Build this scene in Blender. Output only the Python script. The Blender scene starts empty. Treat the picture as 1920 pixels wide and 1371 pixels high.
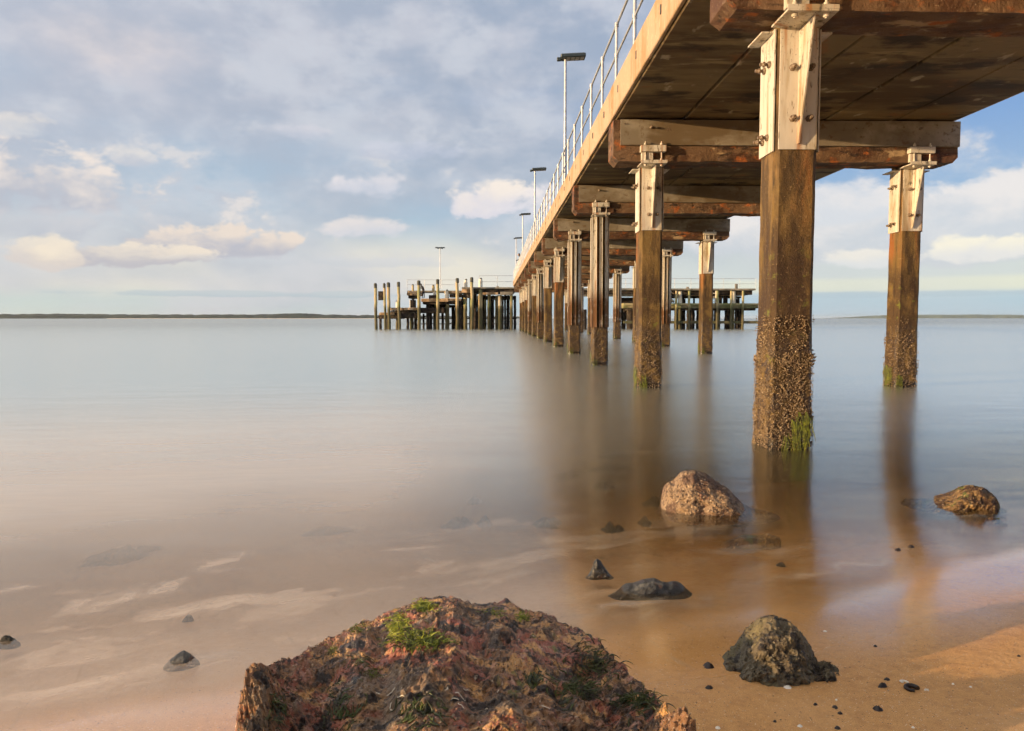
import bpy, math, random
from math import radians as R, sin, cos, tan, atan2, sqrt, pi
from mathutils import Vector, Matrix, noise as N
random.seed(7)
S = bpy.context.scene
C = S.collection
# ------------------------------------------------------------------ camera
F = 1400.0; CX, CY = 960.0, 685.5
YAW, PITCH = R(1.35), R(3.62)
EYE = Vector((0, 0, 1.3))
def ray(px, py):
    u, v = px - CX, -(py - CY)
    f = F*cos(PITCH) + v*sin(PITCH); z = v*cos(PITCH) - F*sin(PITCH)
    return Vector((u*cos(YAW) + f*sin(YAW), -u*sin(YAW) + f*cos(YAW), z))
def at(px, py, Y):
    d = ray(px, py); return EYE + d*(Y/d.y)
cd = bpy.data.cameras.new('camera'); cam = bpy.data.objects.new('camera', cd); C.objects.link(cam)
cam.location = EYE; cam.rotation_euler = (pi/2 - PITCH, 0, -YAW)
cd.sensor_width = 36; cd.lens = F/1920*36; cd.clip_start = 0.05; cd.clip_end = 60000
S.camera = cam
# ------------------------------------------------------------------ shore shape
def sdist(x, y):                              # metres offshore of the waterline
    return -0.37*x + 0.93*y - 2.42 + 0.10*sin(x*1.1+0.6) + 0.05*sin(x*2.9+y)
def wz(x, y):                                 # water film climbs the beach a little as swash
    s = sdist(x, y); k = max(0.0, 2.3 - s); k = min(k, 2.9)
    return 0.011*k*k
def gz(x, y):
    s = sdist(x, y)
    if s > 0: z = wz(x, y) - (0.075*s**1.25 if s < 40 else 0.075*40**1.25)
    else:
        t = -s
        z = 0.011*2.3*2.3 + 0.062*t + (0.012*(t-4)**1.4 if t > 4 else 0)
        z = min(z, 9)
    n = 0.004*N.noise(Vector((x*1.3, y*1.3, 0))) + 0.0015*N.noise(Vector((x*6, y*6, 3)))
    return z + n*(1 if abs(s) < 40 else 0)
def onto(px, py, bed=False):
    d = ray(px, py).normalized(); t = 0.5
    while t < 400:
        p = EYE + d*t
        g = gz(p.x, p.y); w = wz(p.x, p.y) if sdist(p.x, p.y) > -0.6 and not bed else -9
        if p.z <= max(g, w): return p
        t += 0.004*max(1, t)
    return p
# ------------------------------------------------------------------ tagging
def tag(o, label=None, cat=None, group=None, kind=None):
    for k, v in (('label', label), ('category', cat), ('group', group), ('kind', kind)):
        if v: o[k] = v
    return o
def empty(name, loc, rz=0):
    o = bpy.data.objects.new(name, None); C.objects.link(o); o.location = loc; o.rotation_euler = (0, 0, rz)
    o.empty_display_size = .2
    return o
def copy_tree(o, parent=None):
    c = o.copy(); C.objects.link(c)
    if parent: c.parent = parent
    for ch in list(o.children): copy_tree(ch, c)
    return c
# ------------------------------------------------------------------ mesh builder
class MB:
    def __init__(s): s.v = []; s.f = []; s.sm = []
    def add(s, vs, fs, smooth=False):
        b = len(s.v); s.v += [tuple(v) for v in vs]; s.f += [tuple(i+b for i in f) for f in fs]; s.sm += [smooth]*len(fs)
        return s
    def box(s, x0, x1, y0, y1, z0, z1, bev=0.0):
        if bev <= 0:
            vs = [(x, y, z) for z in (z0, z1) for y in (y0, y1) for x in (x0, x1)]
            fs = [(0,2,3,1),(4,5,7,6),(0,1,5,4),(2,6,7,3),(0,4,6,2),(1,3,7,5)]
            return s.add(vs, fs)
        b = bev; cs = []
        # bevelled box: 24 verts
        vs = []; idx = {}
        for sx in (0,1):
            for sy in (0,1):
                for sz in (0,1):
                    X=(x0,x1)[sx]; Y=(y0,y1)[sy]; Z=(z0,z1)[sz]
                    ix = b if sx==0 else -b; iy = b if sy==0 else -b; iz = b if sz==0 else -b
                    idx[(sx,sy,sz,0)] = len(vs); vs.append((X, Y+iy, Z+iz))
                    idx[(sx,sy,sz,1)] = len(vs); vs.append((X+ix, Y, Z+iz))
                    idx[(sx,sy,sz,2)] = len(vs); vs.append((X+ix, Y+iy, Z))
        I = idx; fs = []
        for a in (0,1):
            q = [(a,0,0,0),(a,1,0,0),(a,1,1,0),(a,0,1,0)]; fs.append([I[k] for k in (q if a else q[::-1])])
            q = [(0,a,0,1),(1,a,0,1),(1,a,1,1),(0,a,1,1)]; fs.append([I[k] for k in (q[::-1] if a else q)])
            q = [(0,0,a,2),(1,0,a,2),(1,1,a,2),(0,1,a,2)]; fs.append([I[k] for k in (q if a else q[::-1])])
        for a in (0,1):
            for c in (0,1):
                fs.append([I[(0,a,c,1)],I[(1,a,c,1)],I[(1,a,c,2)],I[(0,a,c,2)]])
                fs.append([I[(a,0,c,0)],I[(a,1,c,0)],I[(a,1,c,2)],I[(a,0,c,2)]])
                fs.append([I[(a,c,0,0)],I[(a,c,1,0)],I[(a,c,1,1)],I[(a,c,0,1)]])
                for e in (0,1): fs.append([I[(a,c,e,0)],I[(a,c,e,1)],I[(a,c,e,2)]])
        return s.add(vs, fs)
    def prism(s, poly, axis, a, b):           # poly in the two other axes (order xyz minus axis)
        n = len(poly); vs = []
        for t in (a, b):
            for p, q in poly:
                vs.append((t, p, q) if axis == 0 else (p, t, q) if axis == 1 else (p, q, t))
        fs = [tuple(range(n)), tuple(range(2*n-1, n-1, -1))] + [(i, (i+1) % n, n+(i+1) % n, n+i) for i in range(n)]
        return s.add(vs, fs)
    def tube(s, pts, rad, seg=8, cap=True):
        pts = [Vector(p) for p in pts]; n = len(pts)
        rs = rad if isinstance(rad, (list, tuple)) else [rad]*n
        vs = []; fs = []; up = None
        for i, p in enumerate(pts):
            t = (pts[min(i+1, n-1)] - pts[max(i-1, 0)]).normalized()
            if up is None: up = Vector((0,0,1)) if abs(t.z) < .9 else Vector((0,1,0))
            a = t.cross(up).normalized(); b2 = a.cross(t).normalized(); up = b2
            for k in range(seg):
                w = 2*pi*k/seg; vs.append(p + (a*cos(w) + b2*sin(w))*rs[i])
        for i in range(n-1):
            for k in range(seg):
                fs.append((i*seg+k, i*seg+(k+1) % seg, (i+1)*seg+(k+1) % seg, (i+1)*seg+k))
        s.add(vs, fs, True)
        if cap:
            s.add(vs[:seg], [tuple(range(seg-1, -1, -1))]); s.add(vs[-seg:], [tuple(range(seg))])
        return s
    def build(s, name, m, parent=None, fix=True):
        me = bpy.data.meshes.new(name); me.from_pydata(s.v, [], s.f); me.polygons.foreach_set('use_smooth', s.sm)
        me.validate(); me.update()
        if fix:
            import bmesh
            bm = bmesh.new(); bm.from_mesh(me); bmesh.ops.recalc_face_normals(bm, faces=bm.faces); bm.to_mesh(me); bm.free()
        me.materials.append(m)
        o = bpy.data.objects.new(name, me); C.objects.link(o)
        if parent: o.parent = parent
        return o
# ------------------------------------------------------------------ node helpers
class G:
    def __init__(s, nt): s.nt = nt
    def n(s, t, **kw):
        x = s.nt.nodes.new(t)
        for k, v in kw.items(): setattr(x, k, v)
        return x
    def put(s, sock, v):
        if hasattr(v, 'links') or isinstance(v, bpy.types.NodeSocket): s.nt.links.new(v, sock)
        elif v is not None:
            if isinstance(v, (tuple, list)) and len(v) == 3 and sock.type == 'RGBA': v = (*v, 1)
            sock.default_value = v
    def m(s, op, a, b=None, c=None, clamp=False):
        x = s.n('ShaderNodeMath', operation=op); x.use_clamp = clamp
        s.put(x.inputs[0], a)
        if b is not None: s.put(x.inputs[1], b)
        if c is not None: s.put(x.inputs[2], c)
        return x.outputs[0]
    def ss(s, v, lo, hi, a=0.0, b=1.0):
        x = s.n('ShaderNodeMapRange', interpolation_type='SMOOTHSTEP')
        s.put(x.inputs[0], v); s.put(x.inputs[1], lo); s.put(x.inputs[2], hi); s.put(x.inputs[3], a); s.put(x.inputs[4], b)
        return x.outputs[0]
    def mix(s, f, a, b):
        x = s.n('ShaderNodeMix', data_type='RGBA'); s.put(x.inputs[0], f); s.put(x.inputs[6], a); s.put(x.inputs[7], b)
        return x.outputs[2]
    def vec(s, x, y, z=0.0):
        n = s.n('ShaderNodeCombineXYZ'); s.put(n.inputs[0], x); s.put(n.inputs[1], y); s.put(n.inputs[2], z); return n.outputs[0]
    def scl(s, v, sc, off=(0,0,0)):
        n = s.n('ShaderNodeMapping'); s.put(n.inputs[0], v); n.inputs[1].default_value = off; n.inputs[3].default_value = sc; return n.outputs[0]
    def noise(s, v, scale=1, detail=5, rough=.55, dist=0.0, ntype=None):
        n = s.n('ShaderNodeTexNoise'); s.put(n.inputs['Vector'], v); n.inputs['Scale'].default_value = scale
        n.inputs['Detail'].default_value = detail; n.inputs['Roughness'].default_value = rough; n.inputs['Distortion'].default_value = dist
        return n.outputs[0]
    def vor(s, v, scale=1, feature='F1'):
        n = s.n('ShaderNodeTexVoronoi', feature=feature); s.put(n.inputs['Vector'], v); n.inputs['Scale'].default_value = scale
        return n.outputs[0]
def new_mat(name):
    m = bpy.data.materials.new(name); m.use_nodes = True; m.node_tree.nodes.clear(); return m, G(m.node_tree)
def mat(name, base, layers=(), rough=.8, bump=(), metal=0.0, coord='world', spec=.5, roughmix=None):
    """layers: (colour, scale, (lo,hi), dict(stretch, detail, z=(z0,z1,z2,z3) window, vor))"""
    m, g = new_mat(name)
    tc = g.n('ShaderNodeTexCoord'); geo = g.n('ShaderNodeNewGeometry')
    P = geo.outputs['Position'] if coord == 'world' else tc.outputs['Object']
    sep = g.n('ShaderNodeSeparateXYZ'); g.put(sep.inputs[0], geo.outputs['Position']); Z = sep.outputs[2]
    col = base; rg = rough
    def mask(scale, rng, o):
        v = g.scl(P, o.get('stretch', (1,1,1)), o.get('off', (0,0,0)))
        if o.get('vor'): t = g.vor(v, scale)
        else: t = g.noise(v, scale, o.get('detail', 6), o.get('rough', .6), o.get('dist', 0.0))
        f = g.ss(t, rng[0], rng[1])
        if 'z' in o:
            w = g.noise(g.scl(P, (1,1,.35)), 2.5, 4, .6); zz = g.m('ADD', Z, g.m('MULTIPLY', g.m('SUBTRACT', w, .5), o.get('zj', .6)))
            z0, z1, z2, z3 = o['z']
            f = g.m('MULTIPLY', f, g.m('MULTIPLY', g.ss(zz, z0, z1), g.ss(zz, z2, z3, 1.0, 0.0)))
        if 'amt' in o: f = g.m('MULTIPLY', f, o['amt'])
        return f
    for L in layers:
        c, sc, rng = L[:3]; o = L[3] if len(L) > 3 else {}
        f = mask(sc, rng, o)
        col = g.mix(f, col, c)
        if 'rg' in o:
            x = g.n('ShaderNodeMix', data_type='FLOAT'); g.put(x.inputs[0], f); g.put(x.inputs[2], rg); g.put(x.inputs[3], o['rg']); rg = x.outputs[0]
    b = g.n('ShaderNodeBsdfPrincipled'); g.put(b.inputs['Base Color'], col); g.put(b.inputs['Roughness'], rg)
    b.inputs['Metallic'].default_value = metal; b.inputs['Specular IOR Level'].default_value = spec
    h = None
    for bb in bump:
        sc, amp = bb[0], bb[1]; o = bb[2] if len(bb) > 2 else {}
        v = g.scl(P, o.get('stretch', (1,1,1)))
        t = g.vor(v, sc) if o.get('vor') else g.noise(v, sc, o.get('detail', 5), .6)
        t = g.m('MULTIPLY', t, amp); h = t if h is None else g.m('ADD', h, t)
    if h is not None:
        bn = g.n('ShaderNodeBump'); bn.inputs['Strength'].default_value = 1; bn.inputs['Distance'].default_value = 1
        g.put(bn.inputs['Height'], h); g.put(b.inputs['Normal'], bn.outputs[0])
    out = g.n('ShaderNodeOutputMaterial'); g.put(out.inputs[0], b.outputs[0])
    return m
V1 = {'stretch': (1,1,.15)}
M = {}
M['pile'] = mat('pile_concrete', (.155,.096,.026), [
    ((.22,.13,.048), 3, (.45,.7), {'z': (2.0,2.6,9,10)}),
    ((.26,.085,.018), 2.2, (.45,.62), {'stretch': (1,1,.2), 'z': (2.0,2.7,9,10), 'amt': .8}),
    ((.06,.034,.010), 5, (.42,.60), {'stretch': (1.2,1.2,.22)}), ((.02,.012,.006), 11, (.60,.70), {'stretch': (1,1,.12), 'amt': .8}),
    ((.035,.016,.006), 2.0, (.40,.55), {'z': (.7,1.2,1.9,2.5), 'zj': 1.0, 'amt': .75}),
    ((.28,.19,.09), 30, (.58,.72), {'amt': .5}),
    ((.16,.18,.02), 5, (.57,.68), {'z': (.5,1.0,1.7,2.1), 'rough': .75, 'amt': .7}),
    ((.035,.018,.008), 9, (.40,.58), {'z': (-2,-1,.85,1.35), 'zj': .7, 'rg': .45}),
    ((.42,.32,.18), 70, (.60,.68), {'z': (-2,-1,1.0,1.2), 'zj': .2, 'detail': 3, 'amt': .8}),
    ((.02,.014,.008), 3, (.0,.1), {'z': (-2,-1,.06,.14), 'zj': .1, 'rg': .2}),
  ], rough=.8, bump=[(14,.014), (60,.007), (160,.003)])
M['barnacle'] = mat('barnacle_crust', (.22,.15,.08), [((.06,.032,.014), 25, (.50,.62)), ((.60,.50,.34), 90, (.56,.64))], rough=.7, bump=[(120,.002)])
M['weed'] = mat('green_weed', (.13,.15,.012), [((.05,.055,.01), 14, (.4,.6)), ((.32,.32,.03), 40, (.55,.7))], rough=.4)
M['weeddark'] = mat('dark_weed', (.055,.075,.012), [((.02,.02,.008), 20, (.4,.6)), ((.11,.13,.02), 50, (.5,.7))], rough=.35)
M['steel'] = mat('galvanised_cladding', (.52,.48,.40), [
    ((.66,.63,.55), 2.5, (.4,.65), V1), ((.34,.27,.17), 5, (.48,.66), V1), ((.17,.13,.08), 22, (.58,.68), {'stretch': (1,1,.25), 'amt': .9}), ((.10,.09,.07), 7, (.60,.68), {'z': (3.3,3.7,5,6), 'zj': .9, 'stretch': (1,1,.4)}),
    ((.34,.14,.04), 4, (.55,.68), {'stretch': (2.2,2.2,.14), 'amt': .75}),
    ((.16,.07,.02), 3, (.30,.5), {'z': (-1,0,1.7,2.3), 'zj': .5, 'amt': .95}),
    ((.10,.10,.09), 45, (.60,.66), {'z': (3.6,3.9,5,6)})], rough=.6, bump=[(30,.0012), (6,.004)], metal=.0)
M['beamsteel'] = mat('weathered_steel_channel', (.18,.15,.105), [
    ((.27,.24,.185), 1.2, (.45,.65)), ((.12,.085,.045), 1.7, (.45,.60), {'stretch': (.4,1,1)}), ((.12,.08,.04), 9, (.56,.70)),
    ((.26,.19,.08), 45, (.60,.70), {'amt': .5})], rough=.65, bump=[(40,.002), (9,.003)])
M['cross'] = mat('crosshead_concrete', (.125,.070,.034), [
    ((.34,.24,.13), 3.2, (.57,.63), {'stretch': (.6,1,1.2)}), ((.07,.028,.010), 2.4, (.47,.59), {'stretch': (.5,1,1)}),
    ((.30,.085,.015), 5, (.55,.66), {'stretch': (.7,1,1)}), ((.03,.014,.006), 5, (.56,.66), {'stretch': (.5,1,1.6)}), ((.36,.28,.17), 55, (.60,.7), {'amt': .6})],
    rough=.8, bump=[(9,.022), (35,.010), (120,.003)])
M['deck'] = mat('deck_soffit_concrete', (.20,.14,.06), [
    ((.075,.042,.014), .9, (.42,.62), {'stretch': (.35,1.2,1)}), ((.30,.22,.10), 1.6, (.56,.72), {'stretch': (.35,1.6,1)}),
    ((.03,.016,.006), 2.0, (.52,.64), {'stretch': (.5,1,1)}), ((.42,.33,.19), 5, (.62,.72), {'stretch': (.2,1.6,1), 'amt': .7}), ((.50,.42,.28), 3.2, (.62,.70), {'off': (5,2,1), 'stretch': (1,.5,1), 'amt': .7}), ((.25,.10,.03), 1.4, (.60,.70), {'off': (1,7,1), 'amt': .7})],
    rough=.75, bump=[(20,.006), (4,.010), (70,.003)])
M['kerb'] = mat('kerb_concrete', (.42,.30,.20), [
    ((.32,.20,.09), 2.2, (.45,.65), {'stretch': (1,1,.3)}), ((.18,.09,.035), 4, (.60,.74), {'stretch': (1,1.3,.2), 'amt': .8}),
    ((.55,.43,.28), 12, (.55,.7), {'amt': .6})], rough=.85, bump=[(30,.003), (90,.0015)])
M['rail'] = mat('galvanised_rail', (.50,.52,.54), [((.35,.36,.38), 8, (.4,.65))], rough=.42, metal=.35, bump=[(60,.0004)])
M['lamp'] = mat('lamp_housing', (.018,.03,.033), [((.03,.04,.045), 10, (.4,.6))], rough=.4)
M['lens'] = mat('lamp_lens', (.42,.42,.40), rough=.25)
M['bolt'] = mat('bolt_steel', (.20,.15,.10), [((.09,.05,.025), 60, (.45,.6))], rough=.55)
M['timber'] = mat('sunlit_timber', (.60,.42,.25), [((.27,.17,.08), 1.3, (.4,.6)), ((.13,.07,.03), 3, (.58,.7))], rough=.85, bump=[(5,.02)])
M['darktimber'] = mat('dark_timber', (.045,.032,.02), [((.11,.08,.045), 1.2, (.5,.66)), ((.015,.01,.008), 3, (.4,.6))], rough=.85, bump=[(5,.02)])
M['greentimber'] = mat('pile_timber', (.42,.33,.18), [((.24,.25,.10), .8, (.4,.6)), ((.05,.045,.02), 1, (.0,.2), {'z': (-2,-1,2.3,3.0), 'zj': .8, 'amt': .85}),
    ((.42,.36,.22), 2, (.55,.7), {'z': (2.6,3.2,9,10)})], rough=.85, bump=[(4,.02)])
M['cap'] = mat('pile_cap_black', (.035,.035,.025), [((.07,.07,.045), 4, (.45,.6))], rough=.6)
M['white'] = mat('white_sleeve', (.72,.68,.56), [((.55,.50,.38), 1.4, (.45,.65)), ((.30,.24,.14), 3, (.62,.72))], rough=.6)
M['slab'] = mat('head_slab', (.16,.15,.12), [((.25,.22,.17), 1.2, (.45,.6)), ((.07,.06,.04), 2, (.55,.7))], rough=.85)
# rocks
M['weedlight'] = mat('bright_algae', (.30,.33,.03), [((.12,.16,.02), 60, (.45,.6))], rough=.4)
M['bigrock'] = mat('coralline_rock', (.25,.125,.05), [
    ((.36,.11,.06), 4.0, (.47,.55), {'off': (3,1,0), 'dist': 1.2}), ((.62,.34,.12), 5.5, (.51,.58), {'off': (9,2,1), 'dist': 1.4}), ((.04,.022,.011), 4.5, (.52,.59), {'rough': .75, 'dist': .8}),
    ((.52,.27,.19), 14, (.57,.64), {'dist': .8, 'amt': .75}), ((.19,.125,.07), 3.2, (.50,.58), {'z': (.14,.22,2,3), 'zj': .2, 'dist': .6}),
    ((.18,.16,.03), 6, (.64,.70), {'off': (4,4,4), 'dist': 1}), ((.02,.012,.008), 12, (.55,.61), {'dist': .6}), ((.60,.48,.33), 75, (.62,.68), {'amt': .85}), ((.03,.014,.008), 42, (.54,.60), {'amt': .85})],
    rough=.36, bump=[(28,.020), (80,.012), (220,.006)], spec=.8)
M['greygrit'] = mat('grey_shell_grit', (.16,.13,.08), [((.24,.21,.15), 60, (.57,.64)), ((.03,.02,.012), 45, (.42,.52))], rough=.5)
M['grit'] = mat('shell_grit', (.34,.20,.10), [((.62,.50,.36), 60, (.55,.62)), ((.05,.025,.012), 45, (.40,.50)), ((.28,.12,.07), 30, (.60,.66), {'off': (3,3,3)})], rough=.45)
M['tanrock'] = mat('barnacled_tan_rock', (.26,.175,.10), [
    ((.11,.06,.035), 5, (.46,.56), {'off': (2,2,0)}), ((.34,.12,.05), 6, (.63,.70), {'z': (-1,0,.12,.18), 'zj': .06}), ((.06,.035,.02), 40, (.54,.60)),
    ((.52,.41,.28), 55, (.60,.68), {'off': (5,0,1)})], rough=.6, bump=[(34,.010), (110,.005)])
M['weedrock'] = mat('weed_covered_rock', (.20,.12,.045), [
    ((.05,.025,.012), 16, (.46,.56)), ((.42,.30,.14), 38, (.58,.66)), ((.10,.12,.02), 7, (.56,.64))], rough=.5, bump=[(45,.014), (120,.004)])
M['greyrock'] = mat('dark_grey_rock', (.11,.085,.045), [
    ((.025,.017,.010), 18, (.48,.58)), ((.17,.145,.09), 40, (.56,.66)), ((.14,.115,.05), 6, (.58,.68)), ((.34,.28,.20), 90, (.63,.70), {'amt': .7})],
    rough=.55, bump=[(30,.012), (90,.006)])
M['blackrock'] = mat('black_wet_rock', (.028,.026,.022), [((.09,.085,.07), 25, (.55,.66)), ((.06,.02,.01), 14, (.58,.68))], rough=.4, bump=[(45,.006), (120,.003)])
M['sunkrock'] = mat('submerged_rock', (.030,.026,.018), [((.012,.011,.008), 9, (.4,.6)), ((.20,.13,.07), 24, (.60,.7))], rough=.8, bump=[(20,.01)])
M['debris'] = mat('black_debris', (.014,.007,.005), [((.05,.03,.02), 90, (.55,.65))], rough=.45)
M['shell'] = mat('white_shell', (.80,.74,.62), rough=.4)
M['worm'] = mat('tube_worm_casts', (.72,.64,.50), rough=.6)
M['coastwood'] = mat('coast_woodland', (.010,.020,.019), [((.025,.038,.028), .02, (.4,.6)), ((.02,.035,.025), .05, (.5,.65))], rough=.95)
M['coastsand'] = mat('coast_beach', (.55,.48,.38), rough=.9)
M['farhill'] = mat('distant_hill', (.07,.10,.07), [((.12,.15,.10), .004, (.45,.6))], rough=.95)
M['skin'] = mat('skin', (.45,.26,.17), rough=.6)
M['jacket'] = mat('dark_jacket', (.02,.02,.025), rough=.8)
M['jeans'] = mat('dark_trousers', (.03,.035,.05), rough=.85)
M['hair'] = mat('dark_hair', (.03,.015,.01), rough=.6)
# ------------------------------------------------------------------ sand
def sand_mat():
    m, g = new_mat('beach_sand'); geo = g.n('ShaderNodeNewGeometry'); P = geo.outputs['Position']
    sp = g.n('ShaderNodeSeparateXYZ'); g.put(sp.inputs[0], P)
    s = g.m('SUBTRACT', g.m('ADD', g.m('MULTIPLY', sp.outputs[0], -.37), g.m('MULTIPLY', sp.outputs[1], .93)), 2.42)
    s = g.m('ADD', s, g.m('MULTIPLY', g.m('SINE', g.m('ADD', g.m('MULTIPLY', sp.outputs[0], 1.1), .6)), .10))
    w = g.noise(P, 1.6, 4, .6); s = g.m('ADD', s, g.m('MULTIPLY', g.m('SUBTRACT', w, .5), .35))
    film = g.ss(s, -.70, -.02)                        # glossy swash film
    damp = g.ss(s, -1.15, -.95)
    fine = g.noise(P, 340, 3, .7); mid = g.noise(P, 25, 5, .6); big = g.noise(P, 2.2, 4, .55)
    dry = g.mix(g.ss(fine, .35, .68), (.52,.31,.14), (.88,.58,.30))
    wet = g.mix(g.ss(fine, .35, .68), (.54,.27,.085), (.80,.45,.165))
    wet = g.mix(g.m('MULTIPLY', g.ss(mid, .45, .7), .5), wet, (.46,.22,.07))
    wet = g.mix(g.m('MULTIPLY', g.ss(big, .5, .7), .4), wet, (.78,.46,.20))
    c = g.mix(damp, dry, wet)
    sea = g.ss(s, -.1, .5); lf = g.ss(sp.outputs[0], 1.6, -.4)
    c = g.mix(g.m('MULTIPLY', sea, .85), c, g.mix(lf, g.mix(g.ss(mid, .3, .7), (.85,.46,.16), (.95,.58,.24)), g.mix(g.ss(mid, .3, .7), (.80,.60,.42), (.88,.68,.50))))
    # streaks drawn out by the backwash
    v = g.n('ShaderNodeVectorRotate'); v.rotation_type = 'Z_AXIS'; g.put(v.inputs[0], P); v.inputs['Angle'].default_value = R(-22)
    st = g.noise(g.scl(v.outputs[0], (16,2.2,1)), 1, 5, .6, .6)
    c = g.mix(g.m('MULTIPLY', g.m('MULTIPLY', g.ss(st, .56, .72), film), .45), c, (.55,.38,.22))
    # shell grit
    gr = g.n('ShaderNodeTexVoronoi'); g.put(gr.inputs['Vector'], P); gr.inputs['Scale'].default_value = 55
    pick = g.n('ShaderNodeSeparateColor'); g.put(pick.inputs[0], gr.outputs['Color'])
    near = g.m('MULTIPLY', g.m('LESS_THAN', gr.outputs['Distance'], .13), g.m('GREATER_THAN', pick.outputs[0], .78))
    c = g.mix(near, c, (.62,.50,.36))
    dk = g.m('MULTIPLY', g.m('LESS_THAN', gr.outputs['Distance'], .16), g.m('LESS_THAN', pick.outputs[0], .05))
    c = g.mix(dk, c, (.06,.03,.015))
    g3 = g.n('ShaderNodeTexVoronoi'); g.put(g3.inputs['Vector'], P); g3.inputs['Scale'].default_value = 150
    p3 = g.n('ShaderNodeSeparateColor'); g.put(p3.inputs[0], g3.outputs['Color'])
    c = g.mix(g.m('MULTIPLY', g.m('LESS_THAN', g3.outputs['Distance'], .30), g.m('GREATER_THAN', p3.outputs[1], .90)), c, (.80,.62,.42))
    c = g.mix(g.m('MULTIPLY', g.m('LESS_THAN', g3.outputs['Distance'], .26), g.m('LESS_THAN', p3.outputs[1], .07)), c, (.12,.06,.03))
    b = g.n('ShaderNodeBsdfPrincipled'); g.put(b.inputs['Base Color'], c)
    rg = g.ss(film, 0, 1, .62, .12); g.put(b.inputs['Roughness'], rg)
    g.put(b.inputs['Specular IOR Level'], g.ss(film, 0, 1, .35, 1.0))
    b.inputs['Coat Roughness'].default_value = .13; b.inputs['Coat IOR'].default_value = 1.65; b.inputs['Coat Tint'].default_value = (1,.96,.9,1); g.put(b.inputs['Coat Weight'], film)
    h = g.m('ADD', g.m('MULTIPLY', fine, g.ss(film, 0, 1, .0035, .0003)), g.m('MULTIPLY', mid, g.ss(film, 0, 1, .010, .0010)))
    h = g.m('ADD', h, g.m('MULTIPLY', st, .0006))
    bn = g.n('ShaderNodeBump'); g.put(bn.inputs['Height'], h); bn.inputs['Distance'].default_value = 1
    g.put(b.inputs['Normal'], bn.outputs[0])
    o = g.n('ShaderNodeOutputMaterial'); g.put(o.inputs[0], b.outputs[0]); return m
def water_mat():
    m, g = new_mat('silky_sea_water'); geo = g.n('ShaderNodeNewGeometry'); P = geo.outputs['Position']
    sp = g.n('ShaderNodeSeparateXYZ'); g.put(sp.inputs[0], P)
    s = g.m('SUBTRACT', g.m('ADD', g.m('MULTIPLY', sp.outputs[0], -.37), g.m('MULTIPLY', sp.outputs[1], .93)), 2.42)
    s = g.m('ADD', s, g.m('MULTIPLY', g.m('SINE', g.m('ADD', g.m('MULTIPLY', sp.outputs[0], 1.1), .6)), .10))
    wob = g.noise(g.scl(P, (.6,1,1)), 1.3, 4, .6)
    sw = g.m('ADD', s, g.m('MULTIPLY', g.m('SUBTRACT', wob, .5), 1.1))
    # more milky, stirred-up water toward the left of the bay
    left = g.ss(g.m('ADD', sp.outputs[0], g.m('MULTIPLY', wob, .8)), 1.7, -.6)
    murk = g.ss(sw, .2, 7.5, .0, .90)
    murk = g.m('MAXIMUM', murk, g.m('MULTIPLY', left, g.ss(sw, -.75, 1.2, .10, .14)))
    murk = g.m('MAXIMUM', murk, g.m('MULTIPLY', left, g.ss(sw, .3, 4.6, .08, .70)))
    deep_reflc = g.mix(g.ss(s, 2.5, 16), g.mix(left, (.14,.09,.022), (.92,.66,.42)), g.mix(g.ss(sp.outputs[0], -6, 1.5), (.17,.185,.165), (.085,.075,.028)))  # dark olive to the right: the jetty's broad reflection put into the body colour
    # wispy foam
    v = g.n('ShaderNodeVectorRotate'); v.rotation_type = 'Z_AXIS'; g.put(v.inputs[0], P); v.inputs['Angle'].default_value = R(-20)
    wn = g.noise(g.scl(v.outputs[0], (1.2,1.2,1)), 1.6, 4, .6)
    wv = g.n('ShaderNodeVectorMath', operation='ADD'); g.put(wv.inputs[0], g.scl(v.outputs[0], (.9,2.4,1))); g.put(wv.inputs[1], g.vec(wn, wn))
    rid = g.noise(wv.outputs[0], 3.6, 6, .62, 1.8)
    ridge = g.m('SUBTRACT', 1.0, g.m('MULTIPLY', g.m('ABSOLUTE', g.m('SUBTRACT', rid, .5)), 6.5), clamp=True)
    patch = g.ss(g.noise(P, .9, 3, .5), .40, .62)
    fo = g.m('MULTIPLY', g.m('MULTIPLY', ridge, patch), g.m('MULTIPLY', g.ss(s, -.6, .3), g.ss(s, 1.2, 3.4, 1, 0)))
    soft = g.m('MULTIPLY', g.ss(g.noise(wv.outputs[0], 1.3, 4, .55, .6), .45, .7), g.m('MULTIPLY', g.ss(s, -.5, .4), g.ss(s, 1.5, 4.2, 1, 0)))
    foam = g.m('ADD', g.m('MULTIPLY', fo, .20), g.m('MULTIPLY', soft, .34), clamp=True)
    foam = g.m('MULTIPLY', foam, g.ss(sp.outputs[0], 2.6, .8, .35, 1))
    ln = g.m('ADD', g.m('SUBTRACT', s, .42), g.m('MULTIPLY', g.m('SUBTRACT', g.noise(P, 2.6, 5, .6), .5), .75))
    line = g.m('MULTIPLY', g.m('SUBTRACT', 1.0, g.m('MULTIPLY', g.m('ABSOLUTE', ln), 10), clamp=True), g.ss(g.noise(P, 1.7, 3, .5), .42, .6))
    foam = g.m('MAXIMUM', foam, g.m('MULTIPLY', line, .5))
    body = g.mix(foam, deep_reflc, (.95,.80,.64))
    fac = g.m('MAXIMUM', murk, foam)
    dif = g.n('ShaderNodeBsdfDiffuse'); g.put(dif.inputs[0], body)
    tr = g.n('ShaderNodeBsdfTransparent'); g.put(tr.inputs[0], g.mix(g.ss(s, 0, 3), (1,1,1), (.86,.80,.68)))
    under = g.n('ShaderNodeMixShader'); g.put(under.inputs[0], fac); g.put(under.inputs[1], tr.outputs[0]); g.put(under.inputs[2], dif.outputs[0])
    gl = g.n('ShaderNodeBsdfGlossy')
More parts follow.
